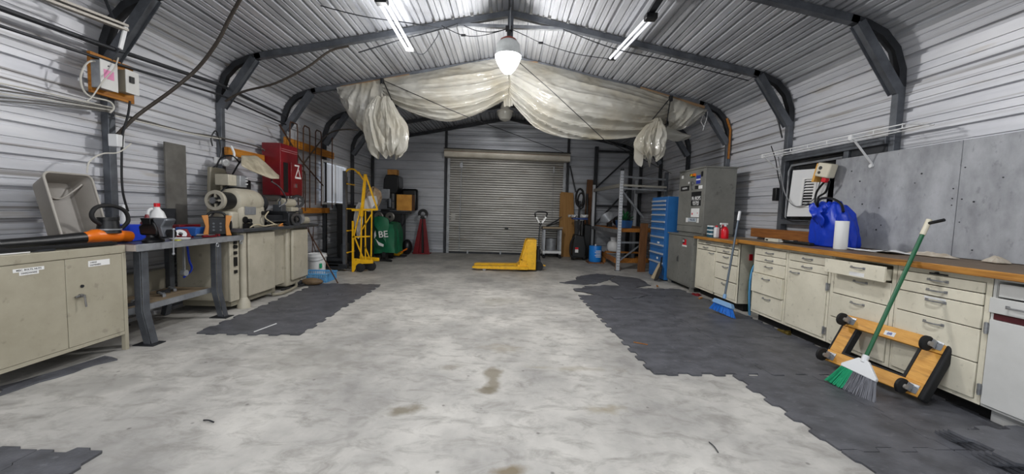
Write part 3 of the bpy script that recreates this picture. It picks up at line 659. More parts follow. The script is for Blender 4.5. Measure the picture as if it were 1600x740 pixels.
# bottles by the tall grey cabinet
def bottle(c, mt, lab, cap, s=1.0, nozzle=False):
    t = thing('bottle', lab, 'bottle', c, 'bottles beside the tall grey cabinet')
    x, y, z = c
    part('bottle_body', MB().lathe([(.0, 0), (.045*s, 0), (.048*s, .01), (.048*s, .11*s), (.03*s, .15*s), (.016*s, .16*s), (.016*s, .175*s)], c, 18), mt, t)
    part('cap', MB().lathe([(.019*s, .17*s), (.019*s, .2*s), (.0, .2*s)], c, 14), cap, t)
    if nozzle: part('spray_head', MB().box(x-.07, x+.03, y-.015, y+.015, z+.19, z+.215).cyl((x-.05, y, z+.19), (x-.06, y, z+.15), .006, n=6), cap, t, bevel=.004)
    return t
bottle((3.03, 5.28, .901), M['red_bright'], 'bright red spray bottle with a white head, rightmost of the bottles', M['white'], 1.0, True)
bottle((3.07, 5.40, .901), M['red'], 'dark red bottle between the white jug and the bright red spray bottle', M['red_bright'], 1.05)
t = thing('bottle', 'white jug standing left of the red bottles', 'bottle', (3.0, 5.44, .901), 'bottles beside the tall grey cabinet')
part('bottle_body', MB().box(2.97, 3.03, 5.41, 5.47, .902, 1.05), M['white'], t, bevel=.012); part('cap', MB().cyl((3.0, 5.44, 1.05), (3.0, 5.44, 1.075), .014, n=12), M['red_bright'], t)
teal = mat('teal_can', '#1d4c5c', .35)
for i, (yy, lab) in enumerate(((5.53, 'stack of two teal tins with white lids, next to the white jug'), (5.62, 'stack of two teal tins with white lids, farthest left of the bottle group'))):
    for j in range(3):
        c = (2.98+.02*i, yy, .901+j*.056)
        t = thing('paint_tin', '%s teal tin with a white lid in the %s stack beside the white jug' % (('bottom', 'middle', 'top')[j], ('nearer', 'farther')[i]), 'tin', c, 'teal tins beside the bottles')
        part('tin_body', MB().cyl(c, (c[0], c[1], c[2]+.04), .038, n=16), teal, t)
        part('lid', MB().cyl((c[0], c[1], c[2]+.04), (c[0], c[1], c[2]+.055), .04, n=16), M['white'], t)
# ---- grey cabinets
t = thing('grey_cabinet', 'low grey steel cabinet with two doors beside the blue drawer cabinet', 'cabinet', (3.17, 6.4, 0), 'grey steel cabinets')
GX = 2.92
part('cabinet_body', MB().box(GX, 3.5, 5.92, 6.84, .07, .88), M['grey_cab'], t, bevel=.004)
part('cabinet_top', MB().box(GX-.02, 3.5, 5.90, 6.86, .88, .905), M['grey_cab'], t, bevel=.004)
for y in (5.95, 6.77):
    for x in (GX+.01, 3.44): part('leg', MB().box(x, x+.05, y, y+.05, 0, .07), M['grey_cab'], t)
front(t, 'door', GX, 5.94, 6.38, .09, .87, M['grey_cab'], .012); dr = front(t, 'door', GX, 6.38, 6.82, .09, .87, M['grey_cab'], .012)
part('door_handle', MB().box(GX-.018, GX-.012, 6.39, 6.42, .43, .53).bar((GX-.03, 6.405, .44), (GX-.03, 6.405, .5), .012, .012), M['chrome'], dr)
part('warning_sticker', MB().box(GX-.0135, GX-.012, 6.14, 6.26, .72, .82), M['red_bright'], t, 'red and black sticker')
part('warning_sticker', MB().box(GX-.0145, GX-.0135, 6.2, 6.27, .755, .825), M['black'], t)
part('warning_sticker', MB().box(GX-.0145, GX-.012, 6.12, 6.28, .70, .727), M['paper'], t)
text('lettering', 'EX', .05, plane_M((GX-.0155, 6.235, .79), (0,-1,0), (0,0,1)), M['paper'], t)
t = thing('grey_cabinet', 'tall dark grey steel cabinet covered in stickers, standing on the worktop end and low cabinet', 'cabinet', (3.2, 6.17, .93), 'grey steel cabinets')
UX = 2.95; GD = M['grey_cab']
part('cabinet_body', MB().box(UX, 3.42, 5.74, 6.60, .935, 1.93), GD, t, bevel=.005)
part('riser', MB().box(UX+.02, 3.42, 5.76, 6.58, .906, .935), GD, t)
part('cabinet_top', MB().box(UX-.012, 3.43, 5.73, 6.61, 1.93, 1.95), GD, t)
front(t, 'door', UX, 5.75, 6.59, 1.045, 1.92, GD, .01); front(t, 'lower_panel', UX, 5.75, 6.59, .94, 1.04, GD, .01)
def sticker(y0, y1, z0, z1, mt, lab=None, d=.012): return part('sticker', MB().box(UX-d, UX-.0098, y0, y1, z0, z1), mt, t, lab)
sticker(5.82, 6.13, 1.36, 1.58, M['black'], 'black sticker with white lettering')
text('lettering', 'Mc MOPS', .085, plane_M((UX-.013, 5.97, 1.475), (0,-1,0), (0,0,1)), M['paper'], t, sx=.8)
text('lettering', 'RACING', .055, plane_M((UX-.013, 5.97, 1.415), (0,-1,0), (0,0,1)), M['paper'], t)
text('lettering', 'WWW . COM', .03, plane_M((UX-.013, 5.97, 1.38), (0,-1,0), (0,0,1)), M['paper'], t)
sticker(5.85, 6.11, 1.185, 1.32, M['paper'], 'white sticker with red marks')
part('red_marks', MB().box(UX-.0135, UX-.012, 5.89, 5.91, 1.24, 1.255).box(UX-.0135, UX-.012, 6.05, 6.08, 1.22, 1.25), M['red_bright'], t)
sticker(5.90, 6.2, 1.11, 1.17, mat('pale_sticker', '#b9c2c9', .5)); sticker(5.85, 5.92, 1.10, 1.17, M['paper']); sticker(6.2, 6.27, 1.10, 1.17, M['paper'])
text('lettering', 'VALUES', .05, plane_M((UX-.013, 6.05, 1.14), (0,-1,0), (0,0,1)), mat('navy_ink', '#3c4a63', .6), t)
sticker(6.22, 6.52, 1.61, 1.69, M['black'], 'long black name sticker'); text('lettering', 'RADIAN', .045, plane_M((UX-.013, 6.37, 1.65), (0,-1,0), (0,0,1)), M['paper'], t)
sticker(5.87, 6.0, 1.70, 1.83, mat('blue_sticker', '#2a3a9a', .5), 'blue sticker'); sticker(5.87, 6.0, 1.755, 1.775, M['paper'], d=.0125)
sticker(5.8, 5.86, 1.80, 1.88, M['black']); sticker(6.02, 6.14, 1.82, 1.87, M['orange']); sticker(6.12, 6.24, 1.84, 1.87, M['yellow']); sticker(6.04, 6.2, 1.81, 1.83, M['green'])
sticker(6.44, 6.51, 1.82, 1.87, M['paper']); sticker(6.2, 6.25, 1.84, 1.87, M['paper']); sticker(6.22, 6.26, 1.72, 1.75, M['paper']); sticker(5.8, 5.91, 1.62, 1.67, M['paper']); sticker(5.93, 6.03, 1.62, 1.67, M['black'])
part('hasp', MB().box(UX-.03, UX-.01, 6.09, 6.12, 1.62, 1.75).box(UX-.02, UX-.01, 6.05, 6.16, 1.7, 1.73), M['chrome'], t)
# ---- blue drawer cabinet
t = thing('drawer_cabinet', 'tall blue tool cabinet with ten drawers beside the low grey cabinet', 'cabinet', (3.15, 7.27, 0))
BX = 2.89
part('cabinet_body', MB().box(BX, 3.45, 6.9, 7.64, 0.02, 1.54), M['blue_cab'], t, bevel=.004)
part('foot_plinth', MB().box(BX+.03, 3.42, 6.92, 7.62, 0, .02), M['kick'], t)
hz = [1.46, 1.385, 1.31, 1.205, 1.075, .945, .79, .64, .485, .315]
zt = [1.50, 1.42, 1.345, 1.27, 1.145, 1.015, .885, .73, .58, .43, .10]
for i in range(10):
    o = part('drawer', MB().box(BX-.012, BX, 6.94, 7.60, zt[i+1]+.004, zt[i]-.004), M['blue_cab'], t, bevel=.002)
    part('drawer_rail', MB().prism([(BX-.012, hz[i]+.018), (BX-.035, hz[i]+.01), (BX-.035, hz[i]-.012), (BX-.012, hz[i]-.016)], 6.95, 7.59, 'Y'), M['alu'], o, 'bright aluminium pull rail')
part('card_label', MB().box(BX-.014, BX-.012, 7.15, 7.25, .67, .7).box(BX-.014, BX-.012, 7.18, 7.25, .37, .41), M['paper'], t)
# dustpan leaning on the blue cabinet
t = thing('dustpan', 'black long dustpan leaning against the foot of the blue drawer cabinet', 'dustpan', (2.84, 6.97, 0))
part('pan', MB().bar((2.74, 6.88, .02), (2.85, 6.95, .26), .16, .02, (1,0,0)), M['black'], t, bevel=.004)
part('pan_handle', MB().tube([(2.84, 6.95, .24), (2.86, 6.97, .43)], .014, 8), M['black'], t)
part('brush', MB().bar((2.74, 7.04, .02), (2.86, 7.02, .3), .03, .06), mat('tan_bristle', '#b9a88a', .8), t)
# ---- brooms
def broom(base, top, label, fan, mats, spread, length, head_mt, rod_mt, tip_mt, hook=False, flat=False):
    base = Vector(base); top = Vector(top); d = (top-base).normalized()
    t = thing('broom', label, 'broom', (base.x, base.y, 0), 'push brooms leaning on the right side')
    n = Vector(fan).normalized(); side = n                      # direction of the wide side of the head
    nf = d.cross(side).normalized()
    part('broom_handle', MB().cyl(base+d*.03, top-d*.11, .0125, n=12), rod_mt, t)
    part('grip_end', MB().cyl(top-d*.115, top, .016, n=12), tip_mt, t)
    if hook: part('hook_eye', MB().cyl(top-d*.03, top-d*.03+Vector((.0, -.10, .028)), .011, n=8), M['black'], t)
    s0, s1 = spread[0]*.5, spread[1]*.5
    dn = -d
    m = MB(); q = []
    for off in ((-.03, .03) if flat else (-.014, .014)):
        o = nf*off; k_ = .85 if flat else .28; h_ = -.0 if flat else .05
        q += [base-side*s0*k_+d*h_+o, base+side*s0*k_+d*h_+o, base+side*s0-d*.035+o, base+side*s0-d*.055+o, base-side*s0-d*.055+o, base-side*s0-d*.035+o]
    m.add(q, [(0,1,2,3,4,5)[::-1], (6,7,8,9,10,11)]+[(i, (i+1) % 6, 6+(i+1) % 6, 6+i) for i in range(6)]).cyl(base+d*.03, base+d*.085, .02, n=12)
    part('head_block', m, head_mt, t, bevel=.004)
    rr = random.Random(5)
    for j, mt in enumerate(mats):
        mb = MB(); nb = 150
        for i in range(nb):
            u = (i+rr.random())/nb; f0, f1 = j/len(mats) if len(mats) == 1 else (0, .38)[j], (1 if len(mats) == 1 else (.38, 1)[j])
            u = f0+(f1-f0)*u if len(mats) > 1 else u
            a = base-d*.05+side*(2*u-1)*s0*.96+nf*rr.uniform(-.012, .012)
            b = base-d*(.05+length*(1+rr.uniform(-.05, .03)))+side*(2*u-1)*s1+nf*rr.uniform(-.022, .022)
            if b.z < .004: b = a+(b-a)*((a.z-.004)/(a.z-b.z))
            mb.bar(a, b, .0035, .0035)
        part('bristles', mb, mt, t, None if j else None, kind='stuff')
    return t
# green broom
gb = at(1346, 572, X=2.50); gt = at(1452, 343, X=2.93)
broom((gb.x, gb.y, gb.z-.0), gt, 'green-handled broom with grey and green bristles leaning in front of the wooden dolly', (.25, -.97, -.12), [M['fibre_green'], M['fibre_grey']], (.22, .32), .15, M['white'], M['green'], mat('ivory_tip', '#d3ccb6', .5), True)
bb = at(1131, 470, X=2.66); bt = at(1156, 330, X=2.87)
broom(bb, bt, 'grey-handled broom with bright blue bristles leaning on the far cabinet run', (.35, -.94, -.1), [M['fibre_blue']], (.27, .36), .10, mat('pale_blue_head', '#7fa6cf', .5), mat('slate_rod', '#5d6873', .35, .3), M['white'], flat=True)
# ---- wooden dolly leaning against the drawers
BL, BR_, TL, TR_ = Vector((2.66, 3.06, .045)), Vector((2.74, 2.46, .045)), Vector((2.86, 3.12, .41)), Vector((2.895, 2.45, .41))
u = (BR_-BL).normalized(); v0 = (TL-BL); v = (v0-u*v0.dot(u)).normalized(); n = u.cross(v).normalized()
if n.x > 0: n = -n                       # n points to the room
DM = Matrix((u, v, n)).transposed().to_4x4(); DM.translation = BL+Vector((.0, 0, 0))
W, Hh = .66, .42
t = thing('wooden_dolly', 'yellow wooden moving dolly leaning on its side against the cream drawers, casters out', 'dolly', (BL.x+.05, 2.76, 0))
for a, lab in (((0, W, 0, .095, 0, .03), None), ((0, W, Hh-.095, Hh, 0, .03), None), ((0, .10, .095, Hh-.095, -.012, .018), None), ((W-.12, W, .095, Hh-.095, -.012, .018), None)):
    part('rail', MB(DM).box(*a), M['dolly_wood'], t, lab, bevel=.004)
part('rubber_bumper', MB(DM).box(W-.004, W+.03, -.01, Hh+.012, -.03, .034), M['black_rubber'], t, bevel=.012)
part('rubber_bumper', MB(DM).box(-.014, .002, .06, Hh-.06, -.03, .02), M['black_rubber'], t, bevel=.004)
for a in ((.10, .118, .095, Hh-.095, -.03, .02), (W-.138, W-.12, .095, Hh-.095, -.03, .02), (.118, W-.138, .095, .11, -.03, .02)): part('felt_strip', MB(DM).box(*a), M['black_rubber'], t)
for x in (.035, W-.06):
    for y in (.045, Hh-.045):
        part('caster_plate', MB(DM).box(x-.045, x+.045, y-.03, y+.03, .03, .034), M['galv_light'], t)
        cf = part('caster_fork', MB(DM).cyl((x, y, .034), (x, y, .05), .02, n=12).box(x-.025, x-.020, y-.03, y+.02, .045, .09).box(x+.016, x+.021, y-.03, y+.02, .045, .09).box(x-.025, x+.021, y-.025, y+.02, .045, .052), M['galv_light'], t)
        part('caster_wheel', MB(DM).lathe([(0, -.014), (.038, -.014), (.050, -.009), (.050, .009), (.038, .014), (0, .014)], (x-.002, y-.022, .095), 22, axis=(1, 0, 0)), M['black_rubber'], cf)
        part('wheel_hub', MB(DM).cyl((x-.029, y-.018, .092), (x+.025, y-.018, .092), .016, n=12), mat('hub_grey', '#9a948c', .5), cf)
tagq = part('paper_tag', MB(DM).box(.30, .37, Hh-.075, Hh-.04, .03, .0315), M['paper'], t)
text('lettering', '#8', .03, DM @ Matrix.Translation((.335, Hh-.058, .032)) @ (Matrix.Identity(4) if True else None), mat('blue_ink', '#1f3f9a', .6), t)
# ---- wall planks and floor rubbish under the cabinets
single('pipe_fitting', MB().cyl((2.93, 3.98, .018), (2.93, 3.92, .018), .016, n=10).cyl((2.93, 3.92, .02), (2.93, 3.82, .02), .02, n=8).cyl((2.91, 3.87, .03), (2.97, 3.87, .03), .016, n=8), mat('brass', '#8d7a3f', .35, .8), 'brass pipe fitting with white tape lying under the cabinets', 'fitting')
cloth_blob('rag', (2.92, 5.75, .0), (.07, .09), M['red'], 'dark red rag on the floor under the far cream cabinet', 'rag', 21, .025)
# pull-out wooden plank by the blue cabinet
single('leaning_board', MB(Matrix.Translation((2.80, 7.95, 0)) @ Euler((math.radians(2), 0, math.radians(10))).to_matrix().to_4x4()).box(-.03, .13, -.02, .02, 0, 1.02), M['pine_z'], 'dark brown wooden board standing upright left of the blue drawer cabinet', 'board', bevel=.003)
# ================================================================== RUBBER FLOOR TILES
def wave(s, ph=0): 
    q = ((s+ph) % .16)/.16
    return .011 if q < .5 else -.011
def jig(u0, u1, v0, v1, ph=.0):
    """outline of an interlocking mat: toothed on all four sides"""
    pts = []
    def edge(a, b, f):
        n = 2*max(2, int(round(abs(b-a)/.19))); st = (b-a)/n
        for i in range(n):
            c = a+st*i; e = 0 if i in (0, n-1) else (.019 if i % 2 == 0 else -.019)
            f(c+st*.08, c+st*.92, e)
    edge(u0, u1, lambda a, b, e: pts.extend([(a, v0+e), (b, v0+e)]))
    edge(v0, v1, lambda a, b, e: pts.extend([(u1+e, a), (u1+e, b)]))
    edge(u1, u0, lambda a, b, e: pts.extend([(a, v1-e), (b, v1-e)]))
    edge(v1, v0, lambda a, b, e: pts.extend([(u0-e, a), (u0-e, b)]))
    cx, cy = (u0+u1)/2, (v0+v1)/2
    return [(cx+(x-cx)*.995, cy+(y-cy)*.995) for x, y in pts]
def tile(parent_args, tiles, org, rot, z=.0, th=.011):
    name, lab = parent_args
    R = Matrix.Translation(Vector((org[0], org[1], 0))) @ Euler((0, 0, rot)).to_matrix().to_4x4()
    t = thing(name, lab, 'floor mat', (org[0], org[1], 0), 'interlocking rubber floor mats')
    for (u0, u1, v0, v1) in tiles:
        dz = random.uniform(0, .0015)
        part('mat_tile', MB(R).prism(jig(u0, u1, v0, v1), z+.0005, z+th+dz, 'Z'), M['mat_rubber'], t)
    return t
tile(('floor_matting', 'large area of dark interlocking rubber mats along the right-hand cabinets'),
     [(a, b, c, d) for a, b in ((0, .92), (.92, 1.86)) for c, d in ((0, .9), (.9, 1.8), (1.8, 2.7))]+[(.25, .92, 2.7, 3.4), (.92, 1.8, 2.7, 3.3)]+[(.60, 1.22, -.92, 0), (1.22, 1.86, -.92, 0), (.60, 1.22, -1.84, -.92), (1.22, 1.86, -1.84, -.92)],
     (1.14, 2.80), math.radians(1.6))
tile(('floor_matting', 'strip of dark interlocking rubber mats on the left, in front of the lathe'),
     [(0, .93, 0, .83), (0, .93, .83, 1.65), (0, .95, 1.65, 2.4)], (-2.80, 3.46), math.radians(1.5))
tile(('floor_matting', 'dark rubber mat at the bottom left corner of the picture'), [(-1.5, -.3, -.85, 0), (-.3, 0, -.85, 0)], (-1.88, 1.775), 0)
def rag_poly(pts, z, th, name, lab, jit=.012, seed=1, grp='torn pieces of rubber mat'):
    rr = random.Random(seed); out = []
    for i in range(len(pts)):
        a = at(*pts[i], Z=z); b = at(*pts[(i+1) % len(pts)], Z=z); n = max(1, int((b-a).length/.07))
        for k in range(n):
            p = a.lerp(b, k/n); out.append((p.x+rr.uniform(-jit, jit), p.y+rr.uniform(-jit, jit)))
    return single(name, MB().prism(out, z+.001, z+th, 'Z'), M['mat_rubber'], lab, 'mat piece', grp)
rag_poly([(876,442),(898,438),(904,432),(932,428),(962,431),(950,438),(928,444),(905,445)], .0, .012, 'torn_mat', 'torn rubber mat piece farthest up the floor, left of the pallet rack post', .03, 1)
rag_poly([(952,438),(964,431),(1000,436),(1014,446),(992,451),(968,447)], .0, .014, 'torn_mat', 'torn rubber mat piece lying in front of the dark brown board', .03, 2)
rag_poly([(897,452),(945,446),(985,448),(1018,462),(985,467),(960,467),(930,459),(902,455)], .012, .014, 'torn_mat', 'curled rubber mat piece overlapping the far edge of the right-hand matting', .03, 3)
rag_poly([(0,606),(60,590),(120,571),(167,557),(181,563),(149,570),(113,583),(60,598),(0,619)], .0, .012, 'torn_mat', 'narrow dark strip of rubber mat on the floor under the front of the left cabinet', .01, 4)
for i, (px, py) in enumerate(((1010, 462), (1027, 447), (1032, 452), (1095, 466))):
    p = at(px, py, Z=.012)
    single('wood_chip', MB(Matrix.Translation(p) @ Euler((0, 0, i*1.3)).to_matrix().to_4x4()).prism([(-.06, -.01), (.05, -.015), (.06, .01), (-.03, .015)], .001, .014), M['pine'] if i % 2 else M['mat_rubber'], ('first splinter of debris past the curled mat, left of the grey cabinets', 'pale splinter of debris nearest the dustpan', 'dark splinter of debris just below the pale one by the dustpan', 'pale splinter of debris on the matting before the far cream cabinet')[i], 'debris', 'floor debris near the grey cabinets')
for i, (a, b) in enumerate((((397, 518), (432, 505)), ((1012, 538), (990, 534)))):
    pa, pb = at(*a, Z=.016), at(*b, Z=.016)
    single('wood_sliver', MB().bar(pa, pb, .008, .006), M['pine'] if i else M['paper'], ('pale sliver lying on the left rubber mat', 'thin wooden sliver lying on the right rubber mat')[i], 'sliver')
single('wire_scrap', MB().tube(spline([at(318, 656, Z=.006), at(326, 656, Z=.01), at(334, 659, Z=.005)], 4), .004, 6), M['galv_dark'], 'short dark wire scrap on the bare concrete at the lower left', 'wire')
single('wire_scrap', MB().tube(spline([at(1108, 690, Z=.006), at(1116, 697, Z=.008), at(1122, 706, Z=.005)], 4), .003, 6), M['galv_dark'], 'short wire scrap on the concrete left of the near rubber mats', 'wire')
# stack of mats at the lower right
for i in range(4):
    R = Matrix.Translation((2.84+.008*i, 1.62-.012*i, 0)) @ Euler((0, 0, math.radians(-3+2.1*i))).to_matrix().to_4x4()
    single('stacked_mat', MB(R).prism(jig(-.40, .16, -.55, .44), .0135+.0175*i, .0285+.0175*i), M['mat_rubber'],
           ('bottom', 'second', 'third', 'top')[i]+' mat of the dark rubber mat stack at the lower right corner', 'floor mat', 'stacked rubber mats')

# ================================================================== CENTRE AND FAR END
Y = M['yellow']
t = thing('pallet_jack', 'yellow hand pallet jack parked in front of the roll-up door', 'pallet jack', (.1, 7.85, 0))
for y in (7.62, 8.05):
    f = part('fork', MB().prism([(-.66, .055), (-.60, .045), (-.58, .04), (.45, .04), (.45, .105), (-.60, .09), (-.66, .075)], y-.08, y+.08, 'Y'), Y, t, bevel=.006)
    part('load_roller', MB().cyl((-.42, y-.05, .04), (-.42, y+.05, .04), .038, n=16), M['galv_light'], f)
part('housing', MB().prism([(.26, .05), (.40, .62), (.56, .64), (.60, .62), (.60, .05)], 7.60, 7.615, 'Y').prism([(.26, .05), (.40, .62), (.56, .64), (.60, .62), (.60, .05)], 8.055, 8.07, 'Y').box(.42, .60, 7.60, 8.07, .55, .64).box(.56, .60, 7.6, 8.07, .05, .55).box(.24, .6, 7.6, 8.07, .04, .13), Y, t, bevel=.005)
part('front_plate', MB().box(.42, .605, 7.585, 7.60, .04, .635), Y, t, bevel=.004)
part('stiffener', MB().bar((.28, 7.60, .1), (.42, 7.60, .60), .03, .03).bar((.30, 7.6, .24), (.42, 7.6, .22), .03, .02).bar((.28, 8.07, .1), (.42, 8.07, .60), .03, .03), Y, t)
part('pump', MB().cyl((.66, 7.83, .1), (.66, 7.83, .42), .05, n=16).cyl((.66, 7.83, .42), (.66, 7.83, .5), .03, n=12).box(.60, .72, 7.78, 7.88, .16, .22), M['galv_dark'], t)
for y in (7.76, 7.90): part('steer_wheel', MB().cyl((.68, y-.025, .09), (.68, y+.025, .09), .088, n=22), M['black_rubber'], t)
part('hitch_pedal', MB().box(.70, .82, 7.8, 7.86, .09, .11), Y, t)
part('tiller', MB().tube(spline([(.68, 7.83, .45), (.67, 7.83, .7), (.68, 7.83, .88), (.69, 7.83, .95)], 4), .014, 8), M['galv_dark'], t)
part('tiller_grip', MB().tube(spline([(.69, 7.83, .93), (.62, 7.80, 1.03), (.57, 7.78, 1.14), (.60, 7.78, 1.19), (.70, 7.8, 1.2), (.80, 7.84, 1.19), (.82, 7.86, 1.14), (.77, 7.85, 1.03), (.69, 7.83, .93)], 4), .014, 8), M['black'], t)
part('grip_sleeves', MB().bar((.66, 7.82, .97), (.59, 7.79, 1.09), .034, .03).bar((.72, 7.84, .97), (.80, 7.86, 1.09), .034, .03), M['paper'], t, 'white grip sleeves')
# white steel cart
t = thing('shop_cart', 'small grey-topped white steel cart to the right of the pallet jack handle', 'cart', (1.18, 10.1, 0))
for x in (.98, 1.40):
    for y in (9.9, 10.28): part('leg', MB().box(x-.028, x+.028, y-.028, y+.028, .1, .74), M['galv_light'], t)
part('cart_top', MB().box(.94, 1.44, 9.86, 10.32, .74, .8), M['galv_dark'], t); part('top_lip', MB().box(.93, 1.45, 9.85, 9.87, .77, .82), mat('tan_top', '#94836a', .6), t)
part('lower_shelf', MB().box(.95, 1.43, 9.87, 10.31, .13, .19), M['white'], t)
for x in (.98, 1.40): part('caster', MB().cyl((x, 9.88, .045), (x, 9.92, .045), .045, n=14).cyl((x, 10.26, .045), (x, 10.3, .045), .045, n=14).box(x-.01, x+.01, 9.88, 10.3, .06, .1), M['black_rubber'], t)
single('scrap_bucket', MB().lathe([(0, 0), (.13, 0), (.15, .3), (.14, .3), (.12, .02)], (1.19, 10.1, .191), 20), M['galv_light'], 'dull metal bucket on the lower shelf of the small white cart', 'bucket')
single('angle_bars', MB().bar((1.05, 10.15, .82), (1.38, 10.2, 1.0), .02, .03).bar((1.1, 10.2, .815), (1.46, 10.22, 1.08), .02, .02).bar((1.05, 10.1, .815), (1.4, 10.25, .93), .03, .02), M['galv_dark'], 'bundle of dark metal bars leaning on top of the small white cart', 'bars', kind='stuff')
# boards leaning on the far wall
LM = Matrix.Translation((0, 10.44, 0)) @ Euler((math.radians(-3), 0, 0)).to_matrix().to_4x4()
single('hardboard_sheet', MB(Matrix.Translation((0, 10.34, 0)) @ Euler((math.radians(-2.5), 0, 0)).to_matrix().to_4x4()).prism([(1.42, 0), (1.82, 0), (1.84, .75), (1.78, 1.73), (1.46, 1.75), (1.42, 1.7)], -.01, .01, 'Y'), M['ply'], 'tan hardboard sheet leaning on the far wall right of the roll-up door', 'sheet')
single('tall_plank', MB(Matrix.Translation((2.15, 10.36, 0)) @ Euler((math.radians(-2), math.radians(2), 0)).to_matrix().to_4x4()).box(-.08, .08, -.012, .012, 0, 2.1), M['pine_z'], 'tall brown plank leaning on the far wall behind the black machine', 'plank')
# black upright machine with a blue tray
t = thing('floor_machine', 'black upright floor machine with a coiled hose ring and a blue tray', 'machine', (1.85, 9.75, 0))
part('machine_body', MB().prism([(1.66, .06), (2.0, .06), (2.02, .3), (1.96, .62), (1.72, .66), (1.68, .4)], 9.6, 9.9, 'Y'), M['black'], t, bevel=.02)
part('hose_base', MB().tube(spline([(1.7, 9.6, .6), (1.62, 9.6, .4), (1.64, 9.6, .12), (1.8, 9.58, .08)], 6), .025, 8), M['black_rubber'], t)
part('column', MB().cyl((1.82, 9.75, .6), (1.84, 9.75, 1.5), .028, n=12).box(1.74, 1.8, 9.7, 9.76, .6, 1.0).cyl((1.92, 9.74, .6), (1.92, 9.74, 1.0), .05, n=12), M['black'], t)
part('hose_ring', MB().tube([(1.83+.10*math.cos(a*PI/8), 9.72, 1.58+.22*math.sin(a*PI/8)) for a in range(16)], .028, 8, closed=True).tube([(1.87+.08*math.cos(a*PI/8), 9.76, 1.5+.2*math.sin(a*PI/8)) for a in range(16)], .022, 8, closed=True), M['black_rubber'], t)
part('label_sticker', MB().box(1.74, 1.82, 9.59, 9.598, .2, .28), M['paper'], t); part('label_sticker', MB().box(1.74, 1.82, 9.588, 9.598, .28, .33), M['red_bright'], t)
for x in (1.7, 1.98): part('wheel', MB().cyl((x-.03, 9.66, .07), (x+.03, 9.66, .07), .07, n=16), M['black_rubber'], t)
part('tray', MB().box(1.66, 2.04, 9.62, 9.9, 1.03, 1.07), mat('navy_tray', '#20407e', .4), t, 'dark blue tray', bevel=.01)
single('white_rag', MB().grid(lambda u, v: (1.56+.22*u, 9.62+.2*v, 1.075+.07*abs(math.sin(u*5+v*3))), 10, 8), M['paper'], 'white cloth at the left end of the blue tray on the black machine', 'cloth', solid=.004)
single('white_rag', MB().grid(lambda u, v: (1.86+.18*u, 9.62+.2*v, 1.075+.08*abs(math.sin(u*4+v*4+1))), 10, 8), M['paper'], 'white cloth at the right end of the blue tray on the black machine', 'cloth', solid=.004)
# second black machine behind
t = thing('floor_machine', 'second, narrower black machine standing behind right of the tall hose ring', 'machine', (2.08, 10.0, 0))
part('machine_body', MB().box(2.0, 2.2, 9.88, 10.1, .02, .9), M['black'], t, bevel=.03); part('column', MB().cyl((2.1, 10, .9), (2.08, 10.05, 1.7), .03, n=10), M['black'], t)
# blue drum
t = thing('blue_bucket', 'bright blue bucket with a white label, standing left of the pallet rack', 'bucket', (2.17, 9.25, .03))
part('bucket_body', MB().lathe([(0, 0), (.14, 0), (.15, .02), (.15, .36), (.145, .385), (0, .385)], (2.17, 9.25, .03), 26), mat('drum_blue', '#1c7fd6', .35), t)
part('lid_knob', MB().cyl((2.17, 9.25, .415), (2.17, 9.25, .45), .02, n=10), M['white'], t)
for i in range(5): part('label_line', MB().box(2.15-.02*(i % 2), 2.27, 9.105-.006, 9.112, .15+.036*i, .165+.036*i), M['paper'], t)
single('bucket_board', MB().box(1.98, 2.36, 9.08, 9.42, .0, .03), M['pine_z'], 'small brown board on the floor under the blue bucket', 'board')
# pallet rack
t = thing('pallet_rack', 'perforated galvanised pallet rack in front of the far right corner', 'rack', (2.9, 9.2, 0))
ups = ((2.38, 8.05, 2.1), (3.42, 8.30, 2.12), (2.30, 10.25, 1.95), (3.42, 10.25, 2.1))
for i, (x, y, h) in enumerate(ups):
    u_ = part('upright', MB().box(x-.035, x+.035, y-.02, y+.035, 0.006, h), M['alu'] if i != 1 else M['galv'], t, bevel=.003)
    if i == 0:
        hm_ = MB()
        for k in range(34):
            for xx in (-.016, .016): hm_.cyl((x+xx, y-.0225, .1+k*.058), (x+xx, y-.019, .1+k*.058), .009, n=6)
        part('slots', hm_, M['kick'], u_, kind='stuff')
    part('foot_plate', MB().box(x-.06, x+.06, y-.05, y+.06, 0, .006), M['galv_dark'], t)
part('beam_stop', MB().box(2.35, 2.41, 8.02, 8.08, 2.1, 2.14), M['galv_dark'], t)
for z in (1.80, .82):
    part('load_beam', MB().bar((2.38, 8.05, z), (2.30, 10.25, z), .05, .075), M['galv_light'] if z < 1 else mat('pale_beam', '#a9a69d', .45, .3), t, bevel=.004)
    part('load_beam', MB().bar((3.42, 8.3, z), (3.42, 10.25, z), .05, .10), M['galv_light'], t)
part('frame_brace', MB().bar((2.4, 8.05, 1.98), (3.42, 8.30, 1.96), .03, .04), M['galv_light'], t)
part('frame_brace', MB().bar((2.4, 8.05, 1.80), (3.42, 8.30, 1.80), .05, .04), mat('pale_rail', '#b5b1a6', .45, .2), t)
part('frame_brace', MB().bar((2.4, 8.05, 1.73), (3.42, 8.30, 1.73), .04, .03), M['galv_light'], t)
part('frame_brace', MB().bar((2.4, 8.06, 1.68), (2.92, 8.17, 1.12), .03, .035), M['galv_light'], t)
part('frame_brace', MB().bar((2.4, 8.05, .60), (3.42, 8.30, .60), .03, .04), M['galv_light'], t)
part('frame_brace', MB().bar((2.92, 8.18, .58), (2.42, 8.06, .22), .025, .025), M['galv_light'], t)
part('shelf_deck', MB().box(2.36, 3.40, 8.3, 10.2, .87, .89), M['pine'], t)
part('deck_beam', MB().bar((2.4, 8.1, .85), (3.40, 8.32, .85), .03, .06), M['pine'], t)
